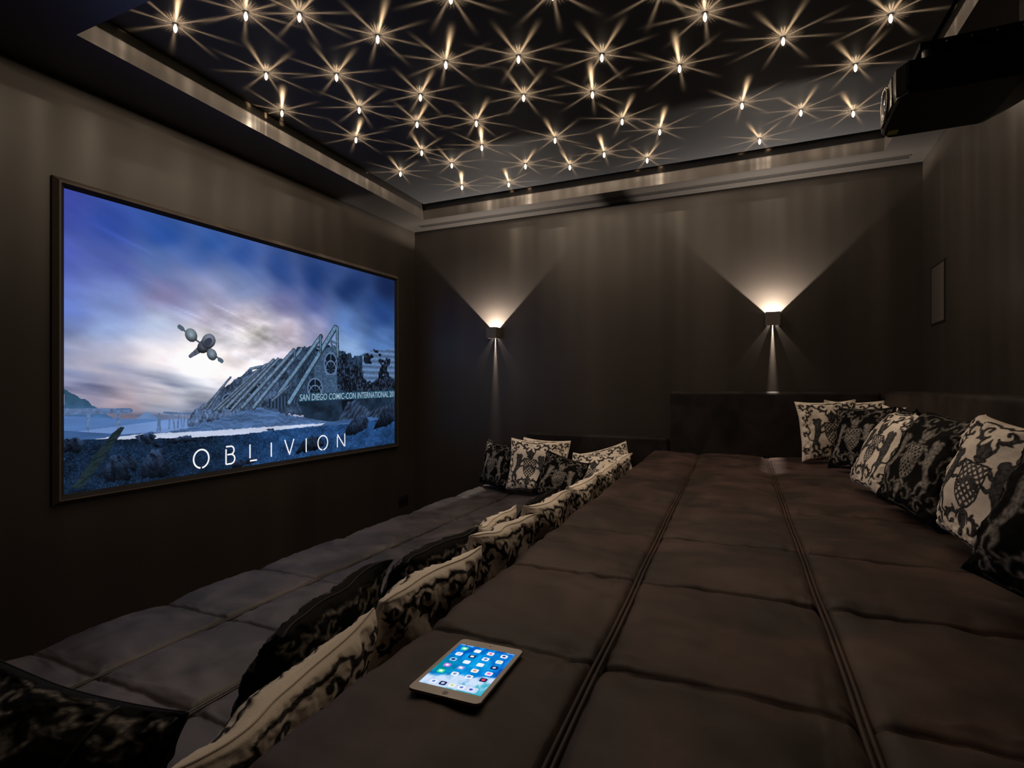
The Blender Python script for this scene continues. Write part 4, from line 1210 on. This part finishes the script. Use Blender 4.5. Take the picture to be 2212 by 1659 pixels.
# far end of the lower lounge
cushion((-1.90, 4.80, LZ), 2, 8, 2, .47, .47, .05, Wt, 'cream cushion directly behind the upright cream damask one, only edges showing', GF, 80, 12)
cushion((-1.20, 4.76, LZ), 5, 8, -18, .42, .38, .055, Wt, 'cream cushion tipped on one corner against the low padded panel', GF, 80, 15)
cushion((-2.38, 4.72, LZ), -28, 14, 3, .46, .43, .075, B, 'black damask cushion standing alone at the left end, against the far wall', GF, 110, 11)
cushion((-1.95, 4.60, LZ), 0, 12, 3, .47, .47, .065, Wt, 'upright cream damask cushion showing a whole shield at the far end of the lower lounge', GF, 130, 13)
cushion((-1.33, 4.42, LZ), 0, 30, 0, .44, .44, .07, Wt, 'grey-patterned cream cushion leaning back before the low padded panel', GF, 100, 16)
cushion((-1.56, 4.14, LZ), 8, 22, 16, .38, .38, .065, B, 'black damask cushion leaning in front of the upright cream one', GF, 110, 14)
# row leaning on the step
LX = -1.0
row = [(.77, -80, -.93, 'nearest cream damask cushion of the row, cut by the bottom of the photo', 170, 21), (1.36, -93, -1.03, 'cream damask cushion second from the camera on the step', 160, 22),
       (1.87, -92, -1.05, 'cream damask cushion third from the camera on the step', 150, 23), (2.38, -92, -1.07, 'cream damask cushion fourth from the camera on the step', 130, 24),
       (2.90, -90, -1.08, 'cream damask cushion fifth from the camera on the step', 110, 25), (3.43, -92, -1.08, 'cream damask cushion sixth from the camera on the step', 100, 26),
       (3.95, -90, -1.10, 'farthest cream damask cushion of the row along the step', 90, 27)]
for yy, yw, xx, lab, nn, sd in row:
    cushion((xx, yy, LZ), yw, 20, rng.uniform(-2, 2), .60 if yy < 1 else .49, .44 if yy < 1 else .485, .080, Wt, lab, GL, nn, sd)
cushion((LX - .14, 1.12, LZ), -84, 22, 2, .49, .47, .080, B, 'large black damask cushion standing in front of the nearest cream one', GL, 160, 31)
cushion((LX - .20, 1.68, LZ), -92, 28, 0, .47, .47, .080, B, 'long low black damask cushion in front of the third cream one', GL, 130, 32)
cushion((LX - .18, 2.20, LZ), -88, 22, 0, .44, .43, .06, Wt, 'plain cream cushion corner poking out in front of the row', GL, 90, 33)
cushion((LX - .18, 2.72, LZ), -90, 24, 0, .47, .44, .06, B, 'small glimpse of a black damask cushion in front of the fifth cream one', GL, 80, 34)
# near end of the lower lounge
big = cushion((-1.27, .39, LZ), 4, 36, 0, .66, .45, .085, B, 'large black damask cushion with a piped border, in the lower left corner of the photo', 'cushions at the near end of the lower lounge', 200, 41, bend=.1)
n = 200
for colu in (150, 194):
    bm = bmesh.new()
    add_tube(bm, [tuple(Vector(big.data.vertices[r_ * n + colu].co) + Vector((0, -.002, 0))) for r_ in range(2, n - 2, 4)], .0032, 6)
    link('piping', bm_mesh('piping', bm), SEAM_BLACK, big, True)
